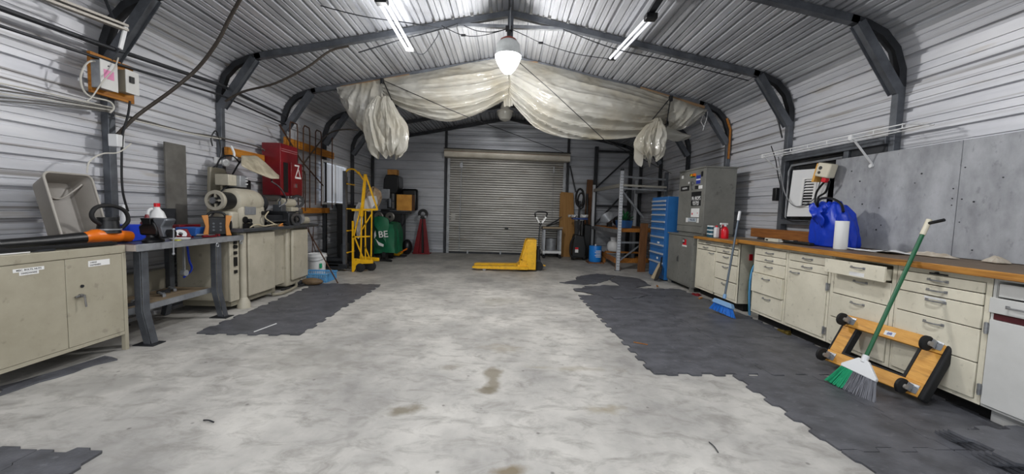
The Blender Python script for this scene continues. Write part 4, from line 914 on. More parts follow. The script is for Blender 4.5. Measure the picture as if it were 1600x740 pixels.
# wooden pallet frame low in the rack
t = thing('timber_frame', 'low timber frame on the floor inside the pallet rack', 'timber', (2.8, 9.0, 0))
part('timber', MB().bar((2.36, 8.15, .20), (2.42, 9.6, .20), .05, .1), M['pine'], t)
part('timber', MB().bar((2.42, 8.18, .20), (3.3, 8.38, .20), .05, .1), M['pine'], t)
part('timber', MB().bar((2.42, 9.3, .27), (3.3, 9.3, .27), .09, .04), M['pine'], t)
for x, y in ((2.42, 8.2), (3.25, 8.4), (2.42, 9.4), (3.25, 9.4)): part('block', MB().box(x-.04, x+.04, y-.04, y+.04, 0, .16), M['pine'], t)
t = thing('gas_cylinder', 'squat white gas cylinder on the timber frame inside the rack', 'gas cylinder', (2.62, 9.3, .29))
part('tank_body', MB().lathe([(0, 0), (.11, .0), (.15, .05), (.155, .16), (.12, .23), (.05, .26), (.03, .27)], (2.62, 9.3, .29), 24), M['white'], t)
part('valve_collar', MB().lathe([(.07, .25), (.08, .34), (.075, .34), (.065, .25)], (2.62, 9.3, .29), 20), M['white'], t); part('valve', MB().cyl((2.62, 9.3, .55), (2.62, 9.3, .61), .02, n=10), M['galv_light'], t)
# plant in a blue tub
t = thing('potted_plant', 'small leafy green plant in a blue tub on the rack shelf', 'plant', (2.63, 8.55, .89))
M['pot_blue'] = mat('pot_blue', '#1c4f86', .45)
part('pot', MB().prism([(2.48, .89), (2.76, .89), (2.79, 1.06), (2.45, 1.06)], 8.45, 8.66, 'Y'), M['pot_blue'], t, 'blue tub', bevel=.01)
rr = random.Random(2); m = MB(); leafm = mat('leaf_green', '#1d5a34', .5, 0, '#2f7a48', 20)
for i in range(70):
    a = rr.uniform(0, 6.28); el = rr.uniform(.2, 1.4); L = rr.uniform(.1, .28); b = Vector((2.64, 8.55, 1.05))
    tip = b+Vector((math.cos(a)*math.cos(el)*L, math.sin(a)*math.cos(el)*L*.7, math.sin(el)*L)); w_ = Vector((-math.sin(a), math.cos(a), .3))*.022; mid = b.lerp(tip, .72)
    m.add([b.lerp(tip, .45), mid+w_, tip+Vector((0, 0, -.01)), mid-w_], [(0, 1, 2, 3)])
part('leaves', m, leafm, t, kind='stuff')
m = MB()
for i in range(8): a = i*.8; m.tube([(2.64, 8.55, 1.03), (2.64+.06*math.cos(a), 8.55+.05*math.sin(a), 1.15), (2.64+.12*math.cos(a), 8.55+.09*math.sin(a), 1.22)], .003, 5)
part('stems', m, leafm, t, kind='stuff')
t = thing('lamp_cone', 'pale conical lamp shade lying on the rack shelf left of the plant', 'lamp shade', (2.5, 9.3, .89))
part('shade', MB().lathe([(.04, 0), (.17, .18), (.165, .18), (.03, .0)], (2.46, 9.1, 1.0), 22, axis=(-.6, -.5, .6)), M['galv_light'], t); part('shade_base', MB().box(2.4, 2.5, 9.05, 9.2, .891, 1.0), M['galv_dark'], t)
single('grey_tarp_bundle', MB().ball((2.75, 9.2, 1.03), (.2, .25, .14), 18, 10), M['galv_dark'], 'dark bundle lying on the rack shelf behind the plant', 'bundle')
# tall dark rack frame against the gable
t = thing('tall_rack_frame', 'tall dark steel rack frame against the far wall at the right', 'rack', (2.8, 10.4, 0))
for x in (2.36, 3.30): part('upright', MB().box(x-.045, x+.045, 10.36, 10.44, 0, 2.98 if x < 3 else 2.9), M['galv_dark'], t)
for z in (2.86, 1.4): part('cross_beam', MB().box(2.4, 3.26, 10.37, 10.41, z-.03, z+.03), M['galv_dark'], t)
part('diagonal', MB().bar((2.4, 10.38, 1.9), (3.26, 10.38, 2.75), .04, .04).bar((2.4, 10.38, .9), (3.26, 10.38, 1.9), .04, .04), M['galv_dark'], t)
single('steel_prop', MB().bar((1.66, 10.40, 2.45), (1.84, 10.40, 1.75), .04, .03), M['galv_dark'], 'short dark diagonal prop beside the upper right corner of the roll-up door', 'prop')
# ---- far left: red stand
t = thing('red_stand', 'tall red tapering steel stand with a black ring head at the far wall', 'stand', (-2.2, 10.15, 0))
part('stand_sides', MB().prism([(-2.44, .0), (-2.30, .0), (-2.20, .92), (-2.26, .92)], 10.05, 10.09, 'Y').prism([(-2.0, .0), (-2.14, .0), (-2.18, .92), (-2.12, .92)], 10.05, 10.09, 'Y').prism([(-2.31, .0), (-2.13, .0), (-2.17, .92), (-2.21, .92)], 10.13, 10.15, 'Y').box(-2.44, -2.0, 10.02, 10.3, 0, .03), M['red'], t, bevel=.004)
part('stand_column', MB().box(-2.21, -2.17, 10.06, 10.12, .03, .95), M['kick'], t)
part('ring_head', MB().lathe([(.06, -.03), (.13, -.03), (.13, .03), (.06, .03), (.06, -.03)], (-2.19, 10.08, 1.05), 24, axis=(0, 1, 0)), M['black'], t)
part('roller', MB().cyl((-2.27, 10.0, .98), (-2.27, 10.14, .98), .03, n=10).cyl((-2.11, 10.0, .98), (-2.11, 10.14, .98), .03, n=10), M['galv_light'], t)
# ---- far workbench
t = thing('machine_bench', 'dark steel machine bench against the far wall at the left', 'bench', (-3.0, 9.95, 0))
part('bench_top', MB().box(-3.6, -2.55, 9.75, 10.3, 1.04, 1.09), M['galv_dark'], t, bevel=.004)
part('top_overhang', MB().box(-2.95, -2.52, 9.72, 10.1, 1.10, 1.125), M['galv'], t)
for x in (-3.5, -2.72): part('leg', MB().box(x-.05, x+.05, 9.85, 10.2, 0, 1.04), M['galv_dark'], t)
part('apron', MB().box(-3.55, -2.68, 9.77, 9.8, .84, 1.04), M['kick'], t)
for x in (-3.49, -3.22, -2.94):
    c = part('dial', MB().lathe([(0, .0), (.10, 0), (.115, .02), (.115, .05), (.09, .06), (.09, .035), (0, .035)], (x, 9.76, .96), 22, axis=(0, -1, 0)), mat('dial_grey', '#77756f', .4, .3), t)
    part('dial_hub', MB().cyl((x, 9.70, .96), (x, 9.74, .96), .03, n=12), M['black'], c)
part('hanging_cord', MB().tube(spline([(-2.62, 9.8, 1.05), (-2.58, 9.78, .9), (-2.66, 9.78, .72), (-2.72, 9.78, .66)], 5), .012, 6), M['black'], t)
t = thing('drill_press', 'black bench drill press head on the far machine bench', 'drill press', (-2.98, 10.0, 1.09))
part('head_casting', MB().prism([(-3.17, 1.55), (-2.82, 1.55), (-2.76, 1.75), (-2.78, 2.0), (-2.9, 2.03), (-3.1, 2.02), (-3.15, 1.9)], 9.85, 10.3, 'Y'), M['black'], t, bevel=.025)
part('motor', MB().cyl((-2.95, 9.98, 1.17), (-2.95, 9.98, 1.55), .14, n=20), M['black'], t)
part('cover_plate', MB().box(-3.2, -2.98, 9.80, 9.86, 1.40, 1.66), M['galv_light'], t, 'pale cover plate', bevel=.01)
part('spindle', MB().cyl((-2.98, 9.84, 1.2), (-2.98, 9.84, 1.42), .05, n=14).cyl((-3.08, 9.82, 1.36), (-2.88, 9.82, 1.36), .018, n=8), M['galv'], t)
part('base_plate', MB().box(-3.2, -2.78, 9.8, 10.2, 1.091, 1.15), M['black'], t, bevel=.01)
single('cardboard_box', MB().box(-3.07, -2.83, 9.9, 10.1, 2.025, 2.16), mat('cardboard', '#c08a48', .75, 0, '#9a6a30', 9), 'small brown carton balanced on top of the black drill press', 'box', bevel=.004)
t = thing('wooden_box', 'square yellow wooden box on the right end of the far machine bench', 'box', (-2.62, 9.9, 1.125))
part('box_front', MB().box(-2.80, -2.42, 9.80, 9.815, 1.128, 1.53), mat('box_wood', '#dda045', .5, 0, '#c0822f', 6), t); part('box_body', MB().box(-2.79, -2.41, 9.815, 10.1, 1.128, 1.53), M['pine_z'], t)
single('black_case', MB().box(-2.78, -2.36, 10.13, 10.32, 1.13, 1.70), M['black'], 'black case standing behind the square wooden box', 'case', bevel=.06)
single('rubbish_bag', MB().ball((-2.53, 9.82, .2), (.13, .13, .2), 18, 10), M['black'], 'bulging black rubbish bag under the right end of the far bench', 'bag')
t = thing('yellow_tool', 'flat yellow and orange power tool on the floor beside the green tarpaulin', 'tool', (-2.75, 9.45, 0))
part('tool_body', MB().prism([(-2.95, .03), (-2.6, .03), (-2.52, .09), (-2.6, .15), (-2.95, .13)], 9.3, 9.5, 'Y'), Y, t, bevel=.02); part('tool_base', MB().box(-2.98, -2.45, 9.28, 9.52, 0, .03), M['galv_dark'], t); part('tool_handle', MB().cyl((-2.56, 9.4, .12), (-2.42, 9.4, .2), .02, n=8), M['orange'], t)
# green tarp-covered machine
t = thing('covered_machine', 'bulky machine on wheels under a bright green tarpaulin with white lettering', 'machine', (-3.05, 8.9, 0))
def gt(u, v):
    a = u*2*PI; sq = 1/max(abs(math.cos(a)), abs(math.sin(a)))
    w_, d_ = .49, .33; top = .84+.02*math.sin(3*a+1)
    f = 1+.04*math.sin(7*a+2)*(1-v)+.03*math.sin(13*a+5*v)*(1-v)
    r = 1.0-.10*max(0, v-.7)/.3
    return (-2.98+w_*sq*f*math.cos(a)*r, 8.9+d_*sq*f*math.sin(a)*r, .17+.02*math.sin(5*a)*(1-v)+(top-.17)*v)
part('tarp_skirt', MB().grid(gt, 96, 14), M['green_cloth'], t)
def gtop(u, v):
    p = Vector(gt(u, 1)); c = Vector((-2.98, 8.9, .87)); q = p.lerp(c, v); q.z += .03*math.sin(u*19+v*6)*v*(1-v)*3; return q
part('tarp_top', MB().grid(gtop, 96, 6), M['green_cloth'], t)
part('hood_flap', MB().grid(lambda u, v: (-2.95+.34*u+.03*math.sin(v*6), 8.50-.03*math.sin(u*PI)-.02*v, .95-.5*v*u-.1*v+.05*math.sin(u*PI)), 16, 16), M['green_cloth'], t, solid=.004)
part('cover_bag', MB().ball((-2.82, 8.8, .86), (.17, .2, .11), 18, 10), M['black'], t, 'black folded cover')
text('lettering', 'BE', .20, plane_M((-2.70, 8.44, .60), (.96, .0, .1), (-.12, 0, 1)), M['paper'], t, .003)
part('white_patch', MB().prism([(-3.12, .74), (-2.98, .80), (-2.94, .72), (-3.06, .68)], 8.50, 8.515, 'Y').prism([(-2.93, .56), (-2.89, .68), (-2.87, .56), (-2.91, .5)], 8.49, 8.50, 'Y').prism([(-2.87, .50), (-2.80, .36), (-2.70, .33), (-2.69, .38), (-2.8, .43)], 8.45, 8.46, 'Y'), M['paper'], t)
part('chassis', MB().box(-3.4, -2.7, 8.7, 9.1, .1, .2), M['kick'], t)
for x, y in ((-2.72, 8.66), (-3.3, 8.66), (-2.72, 9.1), (-3.3, 9.1)):
    part('wheel', MB().cyl((x-.035, y, .12), (x+.035, y, .12), .12, n=20), M['black_rubber'], t)
part('black_hose', MB().tube(spline([(-3.2, 8.5, .03), (-2.9, 8.42, .03), (-2.7, 8.48, .03), (-2.5, 8.42, .03)], 5), .02, 6), M['black_rubber'], t)
# ---- yellow hand stacker
t = thing('hand_stacker', 'yellow lattice hand stacker with dark mast by the left wall', 'stacker', (-2.9, 7.1, 0))
SY0, SY1 = 7.02, 7.36
def sp(px, py, y=SY0): return at(px, py, Y=y)
part('mast_channel', MB().box(-2.975, -2.925, 7.01, 7.09, .05, 1.83), M['galv'], t)
part('mast_channel', MB().box(-3.08, -3.035, 7.32, 7.38, .05, 1.75), M['galv_dark'], t)
part('mast_cap', MB().tube(spline([(-2.95, 7.05, 1.80), (-2.88, 7.05, 1.86), (-2.78, 7.05, 1.86), (-2.70, 7.05, 1.78)], 5), .015, 8), Y, t)
for y in (SY0, SY1):
    tw = part('lattice_side', MB().bar(sp(571, 272, y), sp(565, 338, y), .045, .045).bar(sp(565, 338, y), sp(564, 400, y), .022, .022)
        .bar(sp(571, 272, y), sp(590, 328, y), .025, .025).bar(sp(560, 268, y), sp(571, 285, y), .025, .025).bar(sp(570, 300, y), sp(553, 368, y), .02, .02)
        .bar(sp(553, 368, y), sp(568, 404, y), .02, .02).bar(sp(581, 328, y), sp(580, 406, y), .02, .02).bar(sp(580, 335, y), sp(566, 358, y), .018, .018)
        .bar(sp(570, 384, y), sp(578, 404, y), .018, .018).bar(sp(571, 330, y), sp(571, 405, y), .018, .018), Y, t)
    part('rail', MB().bar(sp(550, 328, y), sp(590, 327, y), .03, .035), Y, t)
    part('rail', MB().bar(sp(551, 370, y), sp(578, 369, y), .02, .025), Y, t)
    part('mast_cheek', MB().bar(sp(551.5, 345, y), sp(551.5, 425, y), .02, .035), Y, t)
    part('gusset', MB().prism([(p_.x, p_.z) for p_ in (at(551, 403, Y=7.02), at(583, 406, Y=7.02), at(583, 411, Y=7.02), at(560, 412, Y=7.02), at(552, 426, Y=7.02))], y-.012, y+.012, 'Y'), Y, t)
for z in (.35, .75, 1.15, 1.6): part('cross_tie', MB().bar((-2.9, SY0, z), (-2.9, SY1, z), .02, .02), Y, t)
for x, y in ((-2.66, 7.03), (-2.66, 7.38), (-2.52, 7.2)): part('wheel', MB().lathe([(0, -.03), (.05, -.03), (.085, -.02), (.085, .02), (.05, .03), (0, .03)], (x, y, .085), 20, axis=(0, 1, 0)), M['black_rubber'], t)
for y in (7.05, 7.36): part('fork_leg', MB().box(-3.52, -2.9, y-.05, y+.05, .05, .14), M['galv_dark'], t, bevel=.008)
for y in (7.05, 7.36): part('front_roller', MB().cyl((-3.45, y-.04, .045), (-3.45, y+.04, .045), .044, n=14), M['galv_dark'], t)
part('fork_carriage', MB().box(-3.4, -2.99, 7.1, 7.3, .18, .23).box(-3.03, -2.99, 7.06, 7.34, .18, .5), M['galv_dark'], t); part('yellow_bar', MB().box(-3.45, -3.05, 7.0, 7.03, .10, .13), Y, t)
def crump(c, r, name, mt, lab, cat, seed):
    rr = random.Random(seed); ph = [rr.uniform(0, 6) for _ in range(6)]
    def fn(u, v):
        a = 2*PI*u; th = PI*v; k = 1+.14*math.sin(5*a+ph[0]+3*v)+.10*math.sin(9*a-6*v+ph[1])+.08*math.sin(14*v+ph[2]+2*a)
        return (c[0]+r[0]*k*math.sin(th)*math.cos(a), c[1]+r[1]*k*math.sin(th)*math.sin(a), c[2]-r[2]*k*math.cos(th))
    return single(name, MB().grid(fn, 40, 24, False), mt, lab, cat)
pw = at(576, 318, Y=7.6)
single('white_scoop', MB().prism([(pw.x-.16, pw.z-.02), (pw.x+.02, pw.z+.15), (pw.x+.14, pw.z+.16), (pw.x+.17, pw.z-.0), (pw.x+.04, pw.z-.16), (pw.x-.04, pw.z-.14)], 7.5, 7.66, 'Y'), M['white'], 'white plastic scoop-shaped cover hung behind the yellow stacker', 'cover', bevel=.02)
pw = at(591, 303, Y=8.0); crump((pw.x-.1, 8.0, 1.39), (.15, .12, .18), 'paper_sack', mat('kraft', '#7f6448', .8, 0, '#b9a58b', 9), 'crumpled brown paper sack behind the yellow stacker', 'sack', 5)
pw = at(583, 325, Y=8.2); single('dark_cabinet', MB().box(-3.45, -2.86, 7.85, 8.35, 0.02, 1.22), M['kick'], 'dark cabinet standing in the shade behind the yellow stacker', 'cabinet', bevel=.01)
pw = at(562, 340, Y=7.5); crump((pw.x-.02, 7.5, pw.z-.05), (.07, .08, .28), 'plastic_wrap', M['white'], 'milky plastic wrap bundled inside the yellow lattice', 'wrap', 8)
# ================================================================== LEFT SIDE
be = M['beige']; LX = -3.02
t = thing('storage_cabinet', 'beige two-door steel cabinet on legs with taped paper labels, nearest on the left', 'cabinet', (-3.3, 2.66, 0))
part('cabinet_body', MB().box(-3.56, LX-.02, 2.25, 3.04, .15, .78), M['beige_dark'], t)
part('cabinet_top', MB().box(-3.58, LX+.002, 2.22, 3.075, .78, .842), be, t, bevel=.005)
for y in (2.235, 3.045):
    for x in (LX-.03, -3.57): part('leg', MB().box(x, x+.032, y, y+.03, 0, .78), be, t, bevel=.002)
part('bottom_rail', MB().box(LX-.018, LX, 2.265, 3.045, .13, .155), be, t)
for y0, y1 in ((2.265, 2.652), (2.656, 3.043)):
    dr = part('door', MB().box(LX-.018, LX, y0, y1, .157, .777), be, t, bevel=.002)
part('door_handle', MB().tube([(LX, 2.735, .51), (LX+.035, 2.735, .515), (LX+.038, 2.74, .43)], .006, 8).cyl((LX, 2.735, .51), (LX+.02, 2.735, .51), .013, n=12).cyl((LX+.01, 2.70, .505), (LX+.01, 2.73, .51), .008, n=8), M['chrome'], dr)
part('keyhole', MB().cyl((LX-.001, 2.752, .575), (LX+.006, 2.752, .575), .011, n=14), M['galv_dark'], dr)
RT = (0, 1, 0)
def lab(y0, y1, z0, z1, lines, sz):
    o = part('paper_label', MB().box(LX, LX+.001, y0, y1, z0, z1), M['paper'], t)
    for i, (s_, zz, yy) in enumerate(lines): text('lettering', s_, sz, plane_M((LX+.0015, yy, zz), RT, (0, 0, 1)), M['black'], o, .0003)
lab(2.375, 2.535, .73, .752, [('MISC. BOLTS, NUTS', .741, 2.455)], .015); lab(2.405, 2.505, .708, .731, [('HARDWARE', .72, 2.455)], .015)
lab(2.80, 2.95, .705, .748, [('LARGE', .735, 2.835), ('FASTENERS', .716, 2.848)], .015)
# steel workbench
t = thing('workbench', 'steel-edged workbench with splayed channel legs, between the near cabinet and the lathe', 'workbench', (-3.28, 3.76, 0))
part('bench_top', MB().box(-3.60, -2.965, 3.10, 4.355, .80, .838), M['galv'], t, 'grey steel top', bevel=.003)
part('top_edge', MB().box(-2.966, -2.955, 3.10, 4.355, .785, .842), M['galv_light'], t, bevel=.002)
part('end_cap', MB().box(-3.2, -2.96, 3.086, 3.10, .79, .84), mat('pink_grey', '#a59a92', .5), t)
for y in (3.2, 4.02):
    part('leg', MB().prism([(-3.05, .80), (-2.995, .80), (-2.995, .28), (-2.935, .008), (-2.99, .008), (-3.05, .27)], y-.035, y-.03, 'Y').prism([(-3.055, .80), (-3.048, .80), (-3.048, .27), (-2.988, .008), (-2.995, .008), (-3.055, .27)], y-.03, y+.03, 'Y').prism([(-2.992, .80), (-2.985, .80), (-2.985, .28), (-2.925, .008), (-2.932, .008), (-2.992, .28)], y-.03, y+.03, 'Y'), M['galv'], t, bevel=.002)
    part('foot_plate', MB().box(-3.05, -2.88, y-.07, y+.05, 0, .008), M['galv_dark'], t)
    part('leg', MB().bar((-3.5, y, .80), (-3.5, y, .25), .06, .05).bar((-3.5, y, .27), (-3.56, y, .01), .06, .05), M['galv'], t)
part('shelf', MB().box(-3.5, -3.09, 3.12, 4.05, .27, .30), M['bench_wood'], t); part('shelf_edge', MB().box(-3.092, -3.075, 3.12, 4.03, .255, .305), M['galv_light'], t)
part('back_board', MB().box(-3.54, -3.52, 3.12, 4.05, .30, .50), M['beige_dark'], t)
for y in (3.95, 4.3): part('hook_ring', MB().tube([(-2.95, y+.018*math.cos(a), .765+.018*math.sin(a)) for a in [i*PI/5 for i in range(10)]], .005, 6, closed=True), M['galv_light'], t)
single('hanging_wrench', MB().bar((-3.15, 3.78, .79), (-3.15, 3.78, .52), .012, .018).cyl((-3.17, 3.78, .5), (-3.13, 3.78, .5), .03, n=12), M['galv_light'], 'wrench hanging down under the steel workbench', 'wrench')
single('blue_hose', MB().tube(spline([(-3.3, 4.0, .80), (-3.28, 4.0, .6), (-3.24, 3.98, .5), (-3.3, 3.95, .42)], 5), .01, 6), M['blue_bin'], 'short dark blue hose hanging under the steel workbench', 'hose')
rr = random.Random(11)
for i in range(7):
    y = 3.15+.12*i; x = -3.35+rr.random()*.2
    single('shelf_scrap', MB(Matrix.Translation((x, y, .301)) @ Euler((0, 0, rr.random()*3)).to_matrix().to_4x4()).box(-.05, .05, -.012, .012, 0, .025).cyl((.0, 0, .012), (.05, .03, .03), .012, n=7), M['galv_dark'] if i % 2 else M['galv_light'],
           '%s metal scrap from the near end of the workbench shelf' % ('first', 'second', 'third', 'fourth', 'fifth', 'sixth', 'last')[i], 'scrap', 'metal scraps on the workbench shelf')
# bench vise
VS = Matrix.Translation((-3.0, 3.36, .842)) @ Matrix.Diagonal((.72, .8, .85, 1)) @ Matrix.Translation((3.02, -3.36, -.842))
t = thing('bench_vise', 'black bench vise with steel jaws on the near end of the steel workbench', 'vise', (-3.08, 3.34, .842))
bk = mat('vise_black', '#191a1c', .35, .3)
part('vise_base', MB(VS).lathe([(.10, 0), (.10, .02), (.06, .05), (.055, .08)], (-3.10, 3.36, .842), 20), bk, t)
part('vise_body', MB(VS).prism([(-3.2, .91), (-3.0, .91), (-2.98, .97), (-3.03, 1.05), (-3.12, 1.07), (-3.22, 1.0)], 3.30, 3.42, 'Y'), bk, t, bevel=.015)
part('fixed_jaw', MB(VS).prism([(-3.14, 1.02), (-3.05, 1.02), (-3.05, 1.085), (-3.17, 1.085)], 3.28, 3.44, 'Y'), bk, t, bevel=.004)
part('sliding_jaw', MB(VS).prism([(-2.90, .90), (-2.96, .90), (-2.99, 1.0), (-3.03, 1.06), (-3.03, 1.085), (-2.90, 1.085), (-2.88, 1.07), (-2.93, 1.0)], 3.29, 3.43, 'Y'), M['galv'], t, 'worn steel sliding jaw', bevel=.01)
part('screw_boss', MB(VS).cyl((-2.98, 3.36, .93), (-2.86, 3.36, .93), .045, n=18), bk, t)
part('vise_handle', MB(VS).cyl((-2.855, 3.36, .97), (-2.855, 3.35, .73), .008, n=8).ball((-2.855, 3.36, .975), .014).ball((-2.855, 3.35, .725), .014), M['galv_light'], t)
# leaf blower
t = thing('leaf_blower', 'orange leaf blower with black handle and long black tube lying on the near cabinet', 'leaf blower', (-3.2, 2.990, .843))
part('blower_tube', MB().tube([(-3.24, 2.200, .885), (-3.23, 2.690, .89), (-3.21, 2.950, .90)], [.034, .038, .045], 16), M['black'], t)
part('motor_housing', MB().tube(spline([(-3.21, 2.940, .90), (-3.2, 3.010, .91), (-3.19, 3.110, .91), (-3.18, 3.210, .90), (-3.18, 3.290, .89)], 4), [.03]+[.042]*3+[.052]*8+[.045]*4+[.025], 18), M['orange'], t, 'orange housing')
part('fan_intake', MB().cyl((-3.19, 3.120, .93), (-3.19, 3.120, 1.03), .075, .06, 22).cyl((-3.19, 3.120, 1.03), (-3.19, 3.120, 1.055), .065, n=22), M['black'], t)
part('fan_vents', MB().cyl((-3.19, 3.120, .955), (-3.19, 3.120, .965), .078, n=22), M['galv_light'], t)
part('loop_handle', MB().tube(spline([(-3.19, 3.060, 1.0), (-3.19, 3.010, 1.04), (-3.19, 3.000, 1.09), (-3.19, 3.050, 1.14), (-3.19, 3.170, 1.145), (-3.19, 3.260, 1.10), (-3.19, 3.280, 1.02), (-3.19, 3.220, .96)], 5), .015, 10), M['black_rubber'], t)
single('black_tool', MB().tube([(-3.08, 2.3, .862), (-3.06, 2.7, .862), (-3.05, 3.0, .862)], .016, 8).bar((-3.12, 2.72, .858), (-3.08, 3.04, .858), .08, .025), M['black'], 'flat black strip of gear lying along the cabinet edge in front of the leaf blower', 'tool')
single('hinge_scrap', MB().bar((-3.1, 2.44, .85), (-3.05, 2.62, .85), .035, .012), M['galv_dark'], 'small dark metal strap on the cabinet top near its front edge', 'strap')
single('cabinet_top_tray', MB().box(-3.4, -3.06, 2.24, 2.5, .843, .849), M['paper'], 'pale flat sheet on the cabinet top at the picture edge', 'sheet')
# taupe tub leaning on the wall
t = thing('plastic_tub', 'taupe plastic tub standing on end, leaning back behind the leaf blower', 'tub', (-3.4, 2.99, .843))
o0 = Vector((-3.27, 2.89, .846)); lv = (Vector((-3.42, 2.90, 1.385))-o0).normalized(); wv = Vector((-.05, 1, 0)).normalized(); dv = lv.cross(wv).normalized()
if dv.x > 0: dv = -dv
TM = Matrix((wv, lv, dv)).transposed().to_4x4(); TM.translation = o0
def rr_rect(w_, h_, r, ox=0, oy=0, n=5):
    out = []
    for cx, cy, a0 in ((w_-r, r, -PI/2), (w_-r, h_-r, 0), (r, h_-r, PI/2), (r, r, PI)):
        for i in range(n+1): a = a0+PI/2*i/n; out.append((ox+cx+r*math.cos(a), oy+cy+r*math.sin(a)))
    return out
rings = [(rr_rect(.34, .56, .04), 0), (rr_rect(.35, .57, .045, -.005, -.005), .008), (rr_rect(.33, .55, .04, .005, .005), .02), (rr_rect(.27, .49, .05, .035, .035), .14), (rr_rect(.24, .46, .05, .05, .05), .15)]
m = MB(TM); vs = []; fs = []; nn = len(rings[0][0])
for ring, d in rings[1:]: vs += [(x, y, d) for x, y in ring]
for i in range(len(rings)-2):
    for k in range(nn): fs.append((i*nn+k, i*nn+(k+1) % nn, (i+1)*nn+(k+1) % nn, (i+1)*nn+k))
fs.append(tuple(range((len(rings)-2)*nn, (len(rings)-1)*nn)))
m.add(vs, fs, True); part('tub_shell', m, M['tub'], t, solid=.005)
part('rim', MB(TM).tube([(x, y, .004) for x, y in rings[1][0]], .008, 6, closed=True), mat('tub_rim', '#a8a39b', .45), t, 'paler rim')
part('end_scoop', MB(TM).tube(spline([(.03, .50, .05), (.10, .42, .12), (.2, .40, .13), (.31, .5, .06)], 5), .006, 6), mat('tub_rim2', '#a8a39b', .45), t)
# bench-top clutter
t = thing('cleaner_jug', 'white plastic jug with a red cap on the workbench behind the vise', 'jug', (-3.34, 3.72, .84))
part('jug_body', MB().lathe([(0, 0), (.07, 0), (.075, .01), (.075, .17), (.05, .25), (.025, .28), (.02, .30)], (-3.34, 3.72, .841), 20), M['white'], t)
part('jug_handle', MB().tube(spline([(-3.34, 3.67, 1.12), (-3.34, 3.63, 1.10), (-3.34, 3.62, 1.0), (-3.34, 3.65, .97)], 4), .012, 8), M['white'], t)
part('cap', MB().cyl((-3.34, 3.72, 1.14), (-3.34, 3.72, 1.175), .024, n=14), M['red_bright'], t, 'red cap')
part('blue_label', MB().box(-3.265, -3.258, 3.69, 3.75, .9, 1.0), M['blue_bin'], t)
single('red_funnel', MB().lathe([(.05, 0), (.045, .03), (.02, .06), (.012, .1)], (-3.3, 3.57, .97), 16).cyl((-3.3, 3.57, .842), (-3.3, 3.57, .97), .03, n=14), M['red'], 'dark red domed cap bottle just behind the vise jaws', 'bottle')
t = thing('spray_bottle', 'slim white bottle standing by the wall behind the bright blue bin', 'bottle', (-3.5, 3.56, .842))
part('bottle_body', MB().lathe([(0, 0), (.035, 0), (.04, .12), (.018, .24), (.012, .31)], (-3.5, 3.56, .842), 14), M['white'], t)
single('parts_bin', MB().box(-3.42, -3.25, 3.32, 3.5, .842, .98).box(-3.41, -3.26, 3.33, 3.49, .98, .984), M['blue_bin'], 'bright blue plastic parts bin between the blower handle and the vise', 'bin', bevel=.006)
single('parts_bin', MB().prism([(-3.44, .842), (-3.24, .842), (-3.22, .93), (-3.44, .93)], 4.03, 4.22, 'Y'), mat('bin_blue', '#2f62b0', .4), 'medium blue parts bin on the workbench left of the orange radio', 'bin', bevel=.006)
single('red_case', MB().box(-3.56, -3.42, 4.06, 4.34, .842, .95), M['red'], 'dark red metal case at the back of the workbench, behind the medium blue bin', 'case', bevel=.004)
t = thing('tape_reel', 'red and white reel of tape lying on the workbench', 'reel', (-3.25, 3.86, .842))
part('reel_ring', MB().lathe([(.02, 0), (.05, 0), (.05, .03), (.02, .03), (.02, 0)], (-3.25, 3.86, .86), 18, axis=(.7, -.5, .6)), M['white'], t)
part('red_base', MB().prism([(-3.33, .842), (-3.2, .842), (-3.24, .92), (-3.3, .92)], 3.89, 3.94, 'Y'), M['red'], t)
single('white_disc', MB().lathe([(0, 0), (.075, 0), (.08, .012), (0, .012)], (-3.08, 3.66, .842), 22), M['paper'], 'flat white lid on the front of the workbench', 'lid')
single('yellow_tag', MB().box(-3.02, -2.97, 3.5, 3.54, .843, .85), mat('tag_yellow', '#d8d84a', .6), 'small yellow tag at the workbench edge by the vise', 'tag')
rr = random.Random(3)
for i in range(9):
    x, y = -3.35+rr.random()*.32, 3.72+.055*i; a = rr.random()*3.1
    if x < -3.2 and y > 4.0: x += .15
    single('hand_tool', MB(Matrix.Translation((x, y, .843)) @ Euler((0, 0, a)).to_matrix().to_4x4()).box(-.05, .05, -.006, .006, 0, .012).cyl((-.05, 0, .01), (-.11, 0, .01), .011, n=8), (M['black'], M['galv_light'], M['red'])[i % 3],
           ('nearest', 'middle', 'farthest')[i//3]+(' black-handled', ' plain steel', ' red-handled')[i % 3]+' hand tool scattered on the workbench', 'hand tool', 'hand tools scattered on the workbench')
# jobsite radio
RM = Matrix.Translation((-3.17, 4.24, .842)) @ Euler((0, 0, math.radians(40))).to_matrix().to_4x4()
t = thing('jobsite_radio', 'black and orange jobsite radio on the far end of the steel workbench', 'radio', (-3.16, 4.22, .842))
part('radio_body', MB(RM).prism([(-.11, 0), (.11, 0), (.10, .20), (-.09, .20)], -.08, .08, 'Y'), M['black'], t, bevel=.015)
part('control_panel', MB(RM).box(-.06, .06, -.088, -.08, .04, .17), mat('panel_dark', '#23262b', .25), t)
for i in range(2):
    for j in range(3): part('button', MB(RM).cyl((-.03+.06*i, -.094, .06+.035*j), (-.03+.06*i, -.086, .06+.035*j), .010, n=10), M['galv'], t)
for s_ in (-1, 1): part('corner_guard', MB(RM).prism([(s_*.075, 0), (s_*.125, 0), (s_*.10, .10), (s_*.13, .215), (s_*.075, .22), (s_*.07, .1)], -.105, -.075, 'Y'), M['amber'], t, 'orange corner guard', bevel=.006)
part('carry_handle', MB(RM).tube(spline([(-.09, 0, .19), (-.05, 0, .245), (.05, 0, .245), (.09, 0, .19)], 4), .014, 8), M['black'], t)
part('speaker', MB(RM).cyl((.12, .0, .1), (.135, .0, .1), .055, n=18), M['black_rubber'], t)
